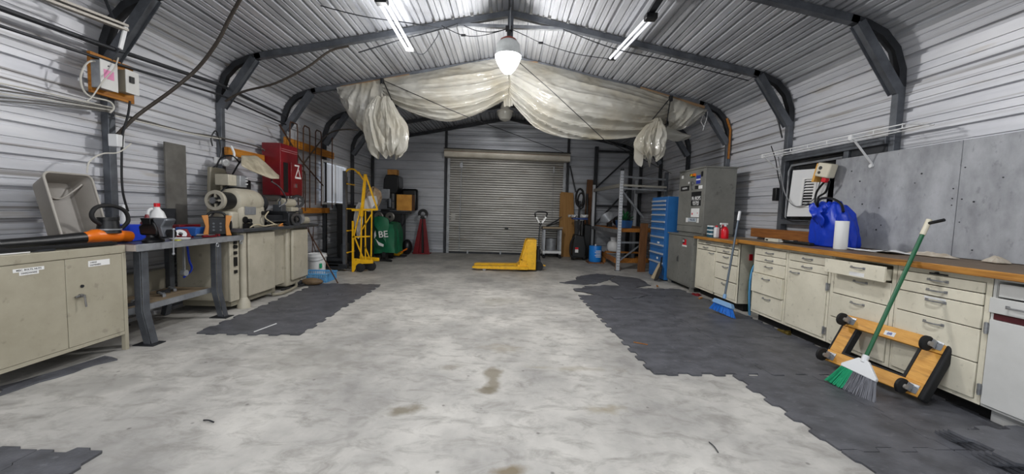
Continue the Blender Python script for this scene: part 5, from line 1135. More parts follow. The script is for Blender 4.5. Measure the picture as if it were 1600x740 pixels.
# grey board standing on the bench
single('steel_sheet', MB().box(-3.63, -3.61, 4.14, 4.40, .842, 1.82), mat('dull_sheet', '#6f6d68', .55, .2, '#575550', 5), 'tall dull grey metal sheet standing against the wall behind the workbench', 'sheet', bevel=.002)
single('steel_sheet', MB().box(-3.60, -3.585, 4.02, 4.22, .842, 1.12), M['galv_dark'], 'small dark metal sheet in front of the tall grey one', 'sheet', bevel=.002)

# ---------------------------------------------------------------- the lathe
ln = mat('lathe_enamel', '#b7b1a0', .4, 0, '#a39d8c', 4, c3='#5e584b', s3=14, a3=.35)
t = thing('metal_lathe', 'large beige metalworking lathe on a cabinet base along the left wall', 'lathe', (-3.3, 5.1, 0))
part('switch_column', MB().box(-3.58, -3.02, 4.20, 4.335, .12, .78), ln, t, bevel=.004)
fp = part('switch_face', MB().box(-3.03, -3.005, 4.20, 4.34, .11, .783), ln, t, bevel=.003)
for z, k in ((.765, 0), (.715, 1), (.65, 2), (.585, 3), (.55, 3), (.52, 3), (.44, 2)):
    part('switch', MB().box(-3.004, -2.985, 4.255, 4.29, z-.02, z+.015) if k != 1 else MB().cyl((-3.004, 4.27, z), (-2.98, 4.27, z), .022, n=12), M['black'], fp)
part('front_foot', MB().tube([(-3.0, 4.40, .86), (-3.0, 4.40, .12), (-3.0, 4.40, .05)], .035, 14).lathe([(.035, 0.12), (.065, .06), (.07, .0)], (-3.0, 4.40, 0), 20), ln, t)
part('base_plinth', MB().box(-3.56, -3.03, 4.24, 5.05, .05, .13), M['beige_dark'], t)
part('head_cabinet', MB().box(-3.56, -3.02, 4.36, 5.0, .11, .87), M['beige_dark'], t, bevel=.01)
part('head_door', MB().box(-3.02, -2.98, 4.47, 4.98, .115, .86), ln, t, bevel=.012)
part('middle_panel', MB().box(-3.5, -3.08, 5.0, 5.36, .11, .87), ln, t)
part('tail_cabinet', MB().box(-3.56, -3.03, 5.34, 5.86, .05, .87), ln, t, bevel=.025)
part('tail_door', MB().box(-3.03, -2.985, 5.40, 5.82, .13, .85), ln, t, bevel=.02)
part('chip_pan', MB().prism([(-3.58, .875), (-2.93, .875), (-2.90, .91), (-2.915, .915), (-2.94, .885), (-3.58, .885)], 4.3, 5.98, 'Y').box(-3.58, -2.92, 4.29, 4.3, .875, .915).box(-3.58, -2.92, 5.98, 5.99, .875, .915), M['galv'], t)
hc = part('headstock', MB().box(-3.46, -3.12, 4.56, 5.02, .885, 1.18), ln, t, bevel=.04)
part('headstock_cover', MB().lathe([(0, 0), (.11, 0), (.15, .03), (.165, .12), (.165, .36), (.15, .45), (.12, .48), (0, .48)], (-3.27, 4.54, 1.21), 28, axis=(0, 1, 0)), ln, t)
part('gear_cover', MB().box(-3.42, -3.14, 4.42, 4.56, .885, 1.10), ln, t, bevel=.03)
part('spindle_tail', MB().cyl((-3.25, 4.34, 1.22), (-3.25, 4.54, 1.22), .10, n=24), M['black'], t)
part('spindle_handwheel', MB().lathe([(.075, -.02), (.11, -.02), (.115, 0), (.11, .02), (.075, .02), (.075, -.02)], (-3.24, 4.33, 1.22), 26, axis=(0, 1, 0)).bar((-3.33, 4.33, 1.22), (-3.15, 4.33, 1.22), .02, .02).bar((-3.24, 4.33, 1.13), (-3.24, 4.33, 1.31), .02, .02), mat('rim_cream', '#b9b3a3', .35, .3), t)
part('wheel_hub', MB().cyl((-3.24, 4.28, 1.22), (-3.24, 4.36, 1.22), .035, n=16), M['chrome'], t)
part('data_plate', MB().box(-3.119, -3.115, 4.62, 4.82, 1.06, 1.16), M['galv_light'], hc)
for y, z in ((4.66, .99), (4.95, 1.08)): part('speed_lever', MB().cyl((-3.12, y, z), (-3.07, y, z), .025, n=12).cyl((-3.08, y, z), (-3.05, y+.03, z-.12), .008, n=8).ball((-3.05, y+.03, z-.13), .018), M['black'], hc)
part('feed_window', MB().cyl((-3.12, 4.62, 1.0), (-3.105, 4.62, 1.0), .04, n=16).box(-3.118, -3.11, 4.58, 4.75, .90, .96), M['black'], hc)
part('chuck', MB().lathe([(0, 0), (.12, 0), (.125, .02), (.125, .1), (.1, .12), (.05, .16), (0, .16)], (-3.27, 5.02, 1.20), 26, axis=(0, 1, 0)), M['galv_dark'], t)
part('chuck_jaws', MB().box(-3.29, -3.25, 5.12, 5.2, 1.12, 1.28).box(-3.35, -3.19, 5.12, 5.2, 1.18, 1.22), M['galv'], t)
part('bed', MB().box(-3.42, -3.34, 5.02, 5.95, .95, 1.05).box(-3.22, -3.14, 5.02, 5.95, .95, 1.05).box(-3.40, -3.16, 5.02, 5.95, .90, .97), M['galv_dark'], t, bevel=.006)
part('bed_casting', MB().box(-3.38, -3.18, 5.02, 5.95, .886, .95), ln, t)
part('lead_screw', MB().cyl((-3.10, 5.02, .97), (-3.10, 5.9, .97), .012, n=8).cyl((-3.10, 5.02, .93), (-3.10, 5.9, .93), .010, n=8), M['chrome'], t)
ca = part('carriage', MB().box(-3.46, -3.08, 5.45, 5.68, 1.05, 1.10).box(-3.14, -3.05, 5.43, 5.70, .9, 1.08), M['galv_dark'], t, bevel=.01)
part('apron_handwheel', MB().lathe([(.055, -.01), (.085, -.012), (.09, 0), (.085, .012), (.055, .01), (.055, -.01)], (-3.0, 5.52, .99), 22, axis=(1, -.35, 0)).cyl((-3.05, 5.53, .99), (-2.98, 5.51, .99), .024, n=12).bar((-3.0, 5.52, .92), (-3.0, 5.52, 1.06), .014, .014), M['chrome'], ca)
part('tool_post', MB().box(-3.32, -3.2, 5.5, 5.62, 1.10, 1.19).cyl((-3.26, 5.56, 1.19), (-3.26, 5.56, 1.24), .02, n=10).cyl((-3.26, 5.56, 1.24), (-3.20, 5.5, 1.29), .008, n=8), M['galv'], ca, bevel=.008)
part('cross_slide_wheel', MB().cyl((-3.05, 5.6, 1.10), (-2.98, 5.6, 1.10), .012, n=8).cyl((-2.99, 5.6, 1.10), (-2.97, 5.6, 1.10), .04, n=14), M['chrome'], ca)
part('tailstock', MB().box(-3.38, -3.16, 5.70, 5.88, 1.05, 1.16).cyl((-3.27, 5.62, 1.22), (-3.27, 5.92, 1.22), .065, n=18), ln, t, bevel=.008)
part('tailstock_handwheel', MB().lathe([(.06, -.01), (.095, -.012), (.10, 0), (.095, .012), (.06, .01), (.06, -.01)], (-3.22, 5.96, 1.25), 22, axis=(.7, -1, 0)).bar((-3.28, 5.92, 1.25), (-3.16, 6.0, 1.25), .014, .014), M['black'], t)
part('lower_handwheel', MB().lathe([(.03, -.012), (.08, -.012), (.085, 0), (.08, .012), (.03, .01), (.03, -.012)], (-3.07, 5.72, .995), 22, axis=(1, -.9, 0)), M['chrome'], t, 'bright lower handwheel')
part('motor_cylinder', MB().cyl((-3.1, 5.80, .96), (-3.1, 5.98, .96), .06, n=18), ln, t)
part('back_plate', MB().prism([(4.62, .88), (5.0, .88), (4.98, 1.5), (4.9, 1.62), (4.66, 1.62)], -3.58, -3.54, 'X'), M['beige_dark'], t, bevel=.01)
part('control_box', MB().box(-3.42, -3.26, 4.56, 4.70, 1.40, 1.53), ln, t, bevel=.008); part('control_box', MB().box(-3.36, -3.22, 4.70, 4.82, 1.39, 1.53), M['galv_light'], t, bevel=.006)
for z in (1.43, 1.47, 1.5): part('push_button', MB().cyl((-3.22, 4.80, z), (-3.2, 4.80, z), .008, n=8), M['white'], t)
part('belt_housing', MB().box(-3.52, -3.38, 4.85, 5.15, 1.15, 1.5), M['galv_dark'], t, bevel=.02)
for a in (((-3.3, 4.6, 1.4), (-3.32, 4.5, 1.3), (-3.3, 4.42, 1.15), (-3.34, 4.36, 1.0)), ((-3.38, 4.8, 1.55), (-3.35, 5.0, 1.78), (-3.25, 5.25, 1.70), (-3.2, 5.3, 1.5)), ((-3.5, 4.7, 1.62), (-3.5, 4.78, 1.74), (-3.42, 4.85, 1.78), (-3.36, 4.9, 1.7))):
    part('cable', MB().tube(spline(a, 6), .010, 6), M['black'], t)
part('coolant_hose', MB().tube(spline([(-3.2, 5.28, 1.5), (-3.15, 5.4, 1.42), (-3.12, 5.5, 1.25), (-3.2, 5.45, 1.16)], 6), .010, 6), M['chrome'], t)
# clutter in the chip pan
for i, (y, c_) in enumerate(((5.06, 'bench_wood'), (5.16, 'amber'), (5.26, 'black'), (5.36, 'galv_dark'))):
    single('pan_clutter', MB(Matrix.Translation((-3.03, y, .888)) @ Euler((0, 0, i*.9)).to_matrix().to_4x4()).box(-.045, .045, -.015, .015, 0, .03).cyl((0, 0, .03), (.05, .02, .05), .01, n=6), M[c_], ('wood-handled tool at the near end of the lathe chip pan', 'orange-handled tool in the lathe chip pan', 'black tool in the lathe chip pan', 'dark steel tool, farthest in the lathe chip pan')[i], 'hand tool', 'tools in the lathe chip pan')
single('cream_cable', MB().tube(spline([(-2.98, 4.5, .92), (-2.97, 4.6, .95), (-2.98, 4.75, .925), (-2.96, 4.95, .94), (-3.0, 5.05, .925), (-3.05, 4.9, 1.02), (-3.06, 4.98, 1.1)], 6), .008, 6), mat('cream_cord', '#b5aa90', .6), 'cream cord tangled along the front of the lathe pan', 'cord')
# chip shield
def shf(u, v):
    top = 243+33*max(0, (u-.38)/.62)**1.25; bot = 258+21*min(1, u*1.25)**.8; p = at(377+59*u, top+(bot-top)*v, X=-3.36+.2*v+.08*u); p.z += .03*math.sin(v*PI); return p
single('chip_shield', MB().grid(shf, 14, 10), mat('shield_cream', '#c6bda6', .45, 0, '#8f8672', 7), 'cream curved metal shield propped over the lathe in front of the red cabinet', 'shield', solid=.006)
single('white_ribbon', MB().tube(spline([at(361, 228, X=-3.5), at(366, 240, X=-3.46), at(364, 250, X=-3.45), at(370, 246, X=-3.44)], 4), .015, 6), M['white'], 'white rag tied on the wooden board above the lathe', 'rag')
# red wall cabinet
t = thing('red_wall_cabinet', 'red steel wall cabinet with a white taped figure on its door, above the lathe', 'cabinet', (-3.45, 5.95, 1.33))
rd = M['red']
part('cabinet_body', MB().box(-3.60, -3.33, 5.72, 6.18, 1.33, 2.09), rd, t, bevel=.006)
for z in (1.98, 2.01): part('trim_line', MB().box(-3.33, -3.325, 5.74, 6.17, z, z+.006), mat('pale_line', '#b98a8c', .5), t)
part('slot', MB().box(-3.332, -3.322, 5.79, 5.90, 1.38, 1.82), M['kick'], t, 'dark open slot')
dd = part('door', MB().box(-3.33, -3.29, 5.93, 6.24, 1.34, 1.84), rd, t, bevel=.004)
part('tape_figure', MB().bar((-3.288, 6.02, 1.80), (-3.288, 6.15, 1.80), .003, .022).bar((-3.288, 6.14, 1.80), (-3.288, 6.04, 1.62), .003, .016).bar((-3.288, 6.13, 1.74), (-3.288, 6.18, 1.62), .003, .016).bar((-3.288, 6.03, 1.615), (-3.288, 6.20, 1.615), .003, .026), M['paper'], dd, 'white tape figure')
part('latch', MB().box(-3.29, -3.27, 6.04, 6.06, 1.46, 1.52), M['chrome'], dd)
# boards on the wall
for (y0, y1, z0, z1, lb) in ((4.95, 5.70, 1.80, 1.90, 'orange-brown wooden board on the wall between the second post and the red cabinet'), (6.24, 7.95, 2.14, 2.27, 'long orange-brown wooden board high on the wall above the bent rods'), (6.75, 7.75, 1.05, 1.15, 'lower wooden board on the wall behind the bottom of the bent rods')):
    single('wall_plank', MB().box(-3.585, -3.545, y0, y1, z0, z1), M['osb'], lb, 'plank', 'wooden boards on the left wall', bevel=.003)
rust = mat('rusty_rod', '#3a2820', .7, .2, '#573824', 20)
rods = [([(453, 330), (453, 195), (454, 190), (464, 194), (465, 205), (465, 300)], -3.48), ([(474, 310), (474, 200), (476, 196), (483, 200), (484, 206), (484, 325)], -3.48), ([(493, 320), (493, 206), (495, 203), (501, 206), (502, 212), (502, 322)], -3.48), ([(519, 208), (519, 325)], -3.48), ([(466, 325), (466, 268), (468, 265), (476, 268), (477, 275), (477, 330)], -3.46)]
for i, (pp, xx) in enumerate(rods):
    single('bent_rod', MB().tube([at(a, b, X=xx) for a, b in pp], .011, 6), rust, ('first rusty hairpin rod hanging left-most on the long wall board', 'second rusty hairpin rod hanging on the long wall board', 'third rusty hairpin rod, nearest the wall post', 'single straight rusty rod hanging beside the white window', 'short rusty hairpin rod hanging low beside the red cabinet')[i], 'rod', 'rusty bent rods on the wall')
single('diagonal_rod', MB().tube([at(437, 195, X=-3.45), at(470, 250, X=-3.43), at(505, 290, X=-3.42)], .012, 6), rust, 'rusty rod slanting across the hairpin rods beside the red cabinet', 'rod')
single('leaning_rod', MB().cyl(at(473, 345, X=-3.3), at(528, 442, Z=.005), .010, n=8), rust, 'long thin rod leaning from the lathe end down to the mat corner', 'rod')
for i, (a, b) in enumerate((((480, 350), (500, 415)), ((490, 352), (487, 410)))): single('thin_pole', MB().cyl(at(*a, X=-3.5), at(*b, X=-3.42), .008, n=6), rust, ('thin rusty pole leaning behind the white bucket', 'second thin rusty pole leaning right at the lathe end')[i], 'rod')
# window 2
w2 = struct('window_2', MB().box(-3.655, -3.645, 7.62, 8.72, 1.26, 2.05), mat('frosted_pane', '#ccd2dc', .3, emit=.55))
p0, p1 = 7.60, 8.74
for a in ((p0, p1, 2.05, 2.09), (p0, p1, 1.22, 1.26)): part('window_frame', MB().box(-3.65, -3.60, *a), M['white'], w2)
for a in ((p0, p0+.04), (8.15, 8.18), (p1-.04, p1)): part('window_frame', MB().box(-3.65, -3.61, a[0], a[1], 1.26, 2.05), M['white'], w2)
part('curtain', MB().grid(lambda u, v: (-3.635+.008*math.sin(u*40), 7.66+.98*u, 1.28+.75*v), 60, 2), mat('curtain_white', '#d5dae2', .7, emit=.25), w2, solid=.002)
single('sill_box', MB().prism([(8.2, 1.12), (8.5, 1.12), (8.62, 1.24), (8.1, 1.24)], -3.6, -3.45, 'X'), M['galv_dark'], 'small dark angled tray under the right end of the white window', 'tray')
# bucket, basket, junk on the floor
t = thing('white_bucket', 'white plastic bucket on the floor at the far end of the lathe', 'bucket', (-3.42, 6.72, 0))
part('bucket_body', MB().lathe([(.13, .004), (.15, .30), (.155, .36), (.145, .36), (.14, .3), (.12, .02), (0, .02)], (-3.30, 6.72, 0), 26), M['white'], t)
part('rim_band', MB().lathe([(.152, .30), (.162, .305), (.162, .33), (.155, .335)], (-3.30, 6.72, 0), 26), M['white'], t)
part('bucket_handle', MB().tube([(-3.30+.16*math.cos(a), 6.72-.16*abs(math.sin(a))*.95, .30-.06*math.sin(a)) for a in [PI*i/10 for i in range(11)]], .004, 6), M['galv_light'], t)
part('green_label', MB().box(-3.20, -3.17, 6.60, 6.64, .12, .2), M['fibre_green'], t)
t = thing('blue_basket', 'low light-blue slatted plastic basket on the floor before the white bucket', 'basket', (-3.0, 6.12, 0))
m = MB().box(-3.22, -2.78, 5.95, 6.30, .0, .012)
for k in range(16): x = -3.22+.44*k/15; m.box(x-.006, x+.006, 5.945, 5.955, .01, .13).box(x-.006, x+.006, 6.295, 6.305, .01, .13)
for k in range(12): y = 5.95+.35*k/11; m.box(-3.225, -3.215, y-.006, y+.006, .01, .13).box(-2.785, -2.775, y-.006, y+.006, .01, .13)
part('slats', m, M['blue_crate'], t, kind='stuff'); part('rim', MB().tube([(-3.23, 5.94, .13), (-2.77, 5.94, .13), (-2.77, 6.31, .13), (-3.23, 6.31, .13)], .012, 6, closed=True), M['blue_crate'], t)
part('contents', MB().box(-3.2, -2.8, 5.97, 6.28, .02, .08), mat('pale_blue', '#88b6d8', .5), t)
single('stone_lump', MB().ball((-2.88, 5.72, .06), (.16, .08, .055), 16, 9), mat('brown_lump', '#6f5b42', .6, 0, '#4f3f2e', 9), 'brown lump-shaped casting on the far edge of the left rubber mat', 'casting')
single('dark_casting', MB().ball((-3.12, 5.68, .05), (.12, .1, .06), 12, 7).box(-3.25, -3.0, 5.6, 5.72, .015, .05), M['galv_dark'], 'dark pile of metal on the mat edge beside the brown lump', 'metal')
single('bent_pipe', MB().tube(spline([(-3.06, 5.05, .03), (-3.0, 4.96, .03), (-2.94, 5.06, .03), (-2.93, 5.35, .05), (-3.0, 5.5, .08)], 6), .018, 8), M['beige_dark'], 'bent beige pipe lying under the front of the lathe', 'pipe')
single('black_hose', MB().tube(spline([(-3.1, 5.3, .02), (-2.98, 5.45, .035), (-2.95, 5.6, .035), (-3.02, 5.75, .035), (-2.9, 5.86, .035)], 6), .014, 8), M['black_rubber'], 'black hose coiling on the mat under the tail end of the lathe', 'hose')

# ---------------------------------------------------------------- electrical
t = thing('electrical_board', 'orange-stained timber frame board carrying two electrical boxes on the nearest left post', 'board', (-3.55, 3.5, 2.1))
eb = [at(138, 86, X=-3.56), at(206, 112, X=-3.56), at(206, 166, X=-3.56), at(138, 152, X=-3.56)]
y0, y1 = eb[0].y, eb[1].y
m = M['osb']
part('timber', MB().box(-3.575, -3.545, y0, y1, 2.36, 2.44), m, t, bevel=.003); part('timber', MB().box(-3.575, -3.545, y0, y1, 2.10, 2.19), m, t, bevel=.003)
part('timber', MB().box(-3.575, -3.545, y0, y0+.07, 2.19, 2.36), m, t, bevel=.003); part('timber', MB().box(-3.575, -3.545, y1-.08, y1, 2.19, 2.36), m, t, bevel=.003)
t = thing('breaker_box', 'grey breaker box with a pink paper note, left of the pair on the timber frame', 'electrical box', (-3.5, 3.44, 2.13))
part('box_body', MB().box(-3.54, -3.46, 3.37, 3.505, 2.14, 2.37), M['galv_light'], t, bevel=.004)
part('box_cover', MB().box(-3.46, -3.452, 3.365, 3.51, 2.135, 2.375), M['white_cab'], t, bevel=.002)
part('pink_note', MB().box(-3.452, -3.45, 3.39, 3.475, 2.225, 2.30), mat('pink_paper', '#dd8fb4', .7), t, 'pink paper note'); part('screw', MB().cyl((-3.453, 3.43, 2.335), (-3.447, 3.43, 2.335), .006, n=8), M['black'], t)
t = thing('breaker_box', 'grey switch box with a black switch, right of the pair on the timber frame', 'electrical box', (-3.5, 3.62, 2.13))
part('box_body', MB().box(-3.545, -3.45, 3.575, 3.69, 2.165, 2.36), M['beige_dark'], t, bevel=.004); part('box_cover', MB().box(-3.45, -3.442, 3.57, 3.695, 2.16, 2.365), M['white_cab'], t, bevel=.002)
part('switch', MB().box(-3.442, -3.43, 3.60, 3.64, 2.255, 2.31), M['black'], t)
wc = mat('white_cable', '#c4c1b8', .5); gc = mat('grey_cable', '#55534f', .5)
def wire(pts, X, r, mt, lb, name='cable', grp='cables on the left wall', n=6):
    return single(name, MB().tube(spline([at(a, b, X=X) for a, b in pts], n), r, 6), mt, lb, 'cable', grp)
wire([(166, 100), (140, 96), (127, 115), (128, 135), (140, 150), (170, 158), (178, 168), (172, 176)], -3.5, .007, wc, 'white cable looping around the left side of the breaker boxes')
wire([(185, 90), (178, 108), (160, 128), (145, 150), (136, 158)], -3.42, .005, wc, 'thin white cable crossing in front of the pink-noted breaker box')
for k in range(6):
    wire([(-20, 126+k*6), (60, 142+k*4), (120, 156+k*2.5), (175, 168+k*1.5)], -3.56+.004*k, .005 if k % 2 else .006, (wc, gc, gc)[k % 3], '%s cable from the top in the loose bundle left of the nearest post' % ('first', 'second', 'third', 'fourth', 'fifth', 'lowest')[k], grp='cable bundle left of the nearest post')
wire([(178, 176), (230, 190), (290, 206), (340, 214), (400, 228), (420, 240)], -3.56, .011, gc, 'grey cable run from the nearest left post to the red cabinet')
wire([(180, 181), (240, 195), (300, 209), (345, 217)], -3.55, .007, wc, 'white cable run between the first and second left posts')
wire([(203, 158), (200, 180), (192, 210), (190, 260), (192, 300), (200, 330)], -3.5, .009, M['black'], 'black cable dropping from the switch box behind the blue bin')
wire([(205, 224), (185, 238), (160, 240), (140, 252), (136, 270)], -3.45, .006, wc, 'short white cable from the small outlet toward the leaning tub')
wire([(332, 228), (330, 215), (338, 205), (345, 235), (340, 255), (332, 262)], -3.55, .008, M['black'], 'black cable loop beside the second left post')
bc = mat('brown_cable', '#3a332c', .55)
single('heavy_cable', MB().tube(spline([at(182, 212, X=-3.52), at(215, 180, Y=3.75), at(270, 140, Y=3.85), at(310, 105, Y=3.9), at(340, 65, Y=3.85), at(358, 30, Y=3.8), at(378, -6, Y=3.7)], 6), .016, 8), bc, 'heavy brown-black cable arching from the small outlet up to the ceiling', 'cable')
single('heavy_cable', MB().tube(spline([at(352, 158, Y=4.9), at(380, 143, Y=4.9), at(430, 130, Y=4.9), at(480, 105, Y=4.9), at(515, 80, Y=4.9), at(545, 72, Y=4.9)], 6), .013, 8), bc, 'brown cable sweeping from the second left post up to the rafter', 'cable')
single('heavy_cable', MB().tube(spline([at(470, 262, X=-3.45), at(506, 215, X=-3.40), at(530, 203, Y=7.0), at(560, 203, Y=7.2)], 6), .013, 8), bc, 'brown cable curving over the third left post toward the plastic sheeting', 'cable')
single('outlet_box', MB(Matrix.Translation(at(181, 219, X=-3.53)) @ Euler((0, 0, .2)).to_matrix().to_4x4()).box(-.03, .04, -.045, .045, -.06, .05), M['white'], 'small white outlet box at the lower end of the heavy cable on the post', 'outlet', bevel=.006)
for i, (z0, z1, r, lb) in enumerate(((2.50, 2.62, .02, 'dark steel pipe running high along the left wall'), (2.38, 2.50, .012, 'thinner dark conduit running just below the high steel pipe'))):
    single('wall_pipe', MB().tube([(-3.52, 1.6, z0-.07), (-3.52, 3.5, z0+.02), (-3.52, 4.8, z1), (-3.52, 6.2, z1-.05)], r, 8), M['galv_dark'], lb, 'pipe', 'pipes along the left wall')
t = thing('hung_rail', 'pale double rail hung high beside the nearest left post, at the top left corner', 'rail', (-3.3, 3.0, 2.5))
a, b = at(40, -12, X=-3.3), at(197, 47, X=-3.28)
for dz in (0, .035): part('rail', MB().bar(a+Vector((0, 0, dz)), b+Vector((0, 0, dz)), .05, .018), mat('pale_rail2', '#a39e95', .45, .3), t)
part('end_drop', MB().bar(b+Vector((0, 0, .03)), at(188, 76, X=-3.28), .012, .03), M['white'], t); part('hanger', MB().bar(b+Vector((0, -.1, .03)), Vector((-3.38, b.y-.1, 2.93)), .01, .02), M['galv_dark'], t)

single('wall_socket', MB().cbox(at(340, 251, X=-3.56), (.04, .07, .08)), M['white'], 'small white socket on the wall right beside the second left post', 'outlet', bevel=.006)
p = at(351, 254, X=-3.54)
single('round_socket', MB().lathe([(0, 0), (.045, 0), (.045, .03), (.02, .035), (.018, .02), (0, .02)], p, 18, axis=(1, -.3, 0)), M['white'], 'small round white socket over the lathe back plate', 'outlet')
single('foam_strip', MB().bar((3.60, FY0+2*FD-.045, 2.15), (3.60, FY0+2*FD-.045, 2.62), .03, .02).bar((3.60, FY0+2*FD-.045, 2.62), (3.53, FY0+2*FD-.045, 2.80), .03, .02), M['pine'], 'ochre strip of old sealing foam on the third right-hand post', 'strip')
# ================================================================== UNDER THE ROOF
glow = mat('lamp_glow', '#fdfbff', .4, emit=7)
tube_on = mat('tube_glow', '#f7f8ff', .4, emit=4)
tube_dim = mat('tube_dim', '#e4e6ec', .4, emit=.55)
t = thing('globe_lamp', 'lit high-bay lamp with a glowing white cone under a pale housing, hung from the ridge', 'lamp', (-.04, 4.92, 2.92))
c = (-.04, 4.92, 0)
part('lamp_housing', MB().lathe([(.03, 3.33), (.06, 3.32), (.115, 3.285), (.145, 3.25), (.15, 3.2), (.155, 3.14), (.165, 3.13), (.165, 3.115), (.15, 3.115)], c, 32), mat('lamp_shell', '#d3d6d4', .4, 0, '#b9bcba', 8), t)
part('red_collar', MB().lathe([(.06, 3.322), (.095, 3.30), (.10, 3.31), (.06, 3.335)], c, 24), M['tape_red'], t)
part('glass_cone', MB().lathe([(.162, 3.115), (.163, 3.10), (.135, 3.03), (.09, 2.955), (.05, 2.91), (.0, 2.895)], c, 32), glow, t, 'glowing glass cone')
part('hanger', MB().cyl((-.04, 4.92, 3.33), (-.04, 4.92, 3.45), .02, .028, 12).box(-.08, .0, 4.89, 4.95, 3.42, 3.47), M['black'], t)
part('hanger_chain', MB().cyl((-.025, 4.88, 3.42), (-.025, 4.88, 3.68), .008, n=6), M['galv_light'], t)
pl = bpy.data.lights.new('globe_light', 'POINT'); pl.energy = 175; pl.shadow_soft_size = .12; pl.color = (1.0, .985, .97)
po = bpy.data.objects.new('globe_light', pl); po.location = (-.04, 4.92, 2.83); C.objects.link(po)
t = thing('globe_lamp', 'second smaller unlit globe lamp hanging behind the plastic sheeting', 'lamp', (-.09, 7.6, 2.9))
c = (-.09, 7.6, 0)
part('lamp_housing', MB().lathe([(.03, 3.28), (.07, 3.26), (.09, 3.2), (.10, 3.14), (.16, 3.12), (.165, 3.1)], c, 28), mat('lamp_shell2', '#b9b6ac', .45), t)
part('glass_bowl', MB().lathe([(.15, 3.1), (.145, 3.04), (.10, 2.96), (.0, 2.92)], c, 28), mat('bowl_dim', '#a9a79f', .2), t, 'unlit grey glass bowl')
part('hanger', MB().cyl((-.09, 7.6, 3.28), (-.09, 7.6, 3.66), .012, n=8), M['galv_dark'], t)
for i, (a, b, mt, lb) in enumerate((((-1.31, 4.0, 3.25), (-1.325, 5.17, 3.25), tube_on, 'lit twin-tube light hanging under the left roof slope'), ((1.44, 4.12, 3.25), (1.34, 5.24, 3.25), tube_dim, 'dim twin-tube light hanging under the right roof slope'))):
    a = Vector(a); b = Vector(b); t = thing('tube_light', lb, 'tube light', (a+b)/2, 'twin-tube shop lights')
    for s_ in (-1, 1): part('tube', MB().cyl(a+Vector((s_*.033, .03, 0)), b+Vector((s_*.033, -.02, 0)), .017, n=12), mt, t)
    if i: part('light_backing', MB().bar(a+Vector((0, -.25, .07)), a+Vector((0, .02, .05)), .07, .03), M['galv_dark'], t)
    part('end_cap', MB().bar(a+Vector((0, -.04, .0)), a+Vector((0, .05, .0)), .12, .06), M['black'], t, bevel=.008); part('end_cap', MB().bar(b+Vector((0, -.03, .0)), b+Vector((0, .01, 0)), .10, .04), M['black'] if i else M['white'], t, bevel=.006)
    for e in (a, b): part('suspension_wire', MB().cyl(e+Vector((0, 0, .03)), (e.x, e.y, 3.66-.2*abs(e.x)), .004, n=5), M['galv_dark'], t)
    if not i:
        for yy in (4.25, 4.95):
            l = bpy.data.lights.new('tube_light_source', 'POINT'); l.energy = 9; l.shadow_soft_size = .1; lo = bpy.data.objects.new('tube_light_source', l); lo.location = (-1.32, yy, 3.05); C.objects.link(lo)
# unseen tube lights added over the photographer as extra fill
for x in (-1.4, 1.4):
    y = 1.3
    t = thing('tube_light', 'added unseen twin-tube fill light over the photographer, %s of the ridge' % ('left' if x < 0 else 'right'), 'tube light', (x, y, 3.24), 'twin-tube shop lights')
    for s_ in (-1, 1): part('tube', MB().cyl((x+s_*.033, y-.58, 3.25), (x+s_*.033, y+.58, 3.25), .017, n=12), tube_on, t)
    for e in (-.6, .6): part('end_cap', MB().box(x-.06, x+.06, y+e-.03, y+e+.03, 3.22, 3.28), M['black'], t)
    for e in (-.6, .6): part('suspension_wire', MB().cyl((x, y+e, 3.28), (x, y+e, 3.39), .004, n=5), M['galv_dark'], t)
    l = bpy.data.lights.new('tube_light_source', 'AREA'); l.shape = 'RECTANGLE'; l.size = .12; l.size_y = 1.1; l.energy = 50; l.color = (.96, .97, 1.0)
    lo = bpy.data.objects.new('tube_light_source', l); lo.location = (x, y, 3.2); C.objects.link(lo)
# ceiling wires
def cw(pts, r, mt, lb, grp='thin wires under the roof'): return single('ceiling_wire', MB().tube(spline(pts, 6), r, 6), mt, lb, 'wire', grp)
g5 = M['galv_dark']
cw([at(455, -4, Y=4.2), at(560, 24, Y=4.3), at(640, 36, Y=4.5), at(700, 46, Y=4.8)], .006, g5, 'thin dark wire running from the top edge past the lit tube light')
cw([at(560, 82, Y=4.95), at(620, 64, Y=4.93), at(680, 48, Y=4.93), at(716, 37, Y=4.93)], .008, g5, 'dark wire following the left rafter of the second frame')
cw([at(647, 81, Y=5.15), at(662, 84, Y=5.1), at(680, 62, Y=5.0), at(686, 50, Y=4.93)], .005, g5, 'short wire looping from the lower end of the lit tube light')
cw([at(690, 40, Y=4.93), at(720, 54, Y=4.93), at(750, 56, Y=4.93), at(790, 46, Y=4.93)], .005, g5, 'thin wire with a black joiner left of the ridge lamp')
cw([at(800, 46, Y=4.93), at(822, 56, Y=4.95), at(846, 67, Y=5.0), at(900, 84, Y=5.1), at(952, 92, Y=5.2)], .005, g5, 'thin wire with a black joiner from the ridge lamp to the dim tube light')
cw([at(725, 40, Y=4.9), at(745, 48, Y=4.9), at(770, 50, Y=4.9), at(792, 45, Y=4.9)], .005, g5, 'slack wire under the collar tie left of the ridge lamp')
cw([at(880, 46, Y=4.93), at(960, 76, Y=4.93), at(1050, 96, Y=4.93), at(1170, 126, Y=4.93)], .007, g5, 'dark wire following the right rafter of the second frame')
for a, lb in (((724, 55), 'left'), ((845, 67), 'right')):
    p = at(*a, Y=4.95); single('wire_joiner', MB().cbox(p, (.06, .02, .025)), M['black'], 'small black wire joiner %s of the ridge lamp' % lb, 'joiner', bevel=.004)
cw([at(1140, 150, Y=4.95), at(1215, 190, Y=5.0), at(1222, 205, Y=5.0)], .006, g5, 'black wire down the second right-hand post') if False else None
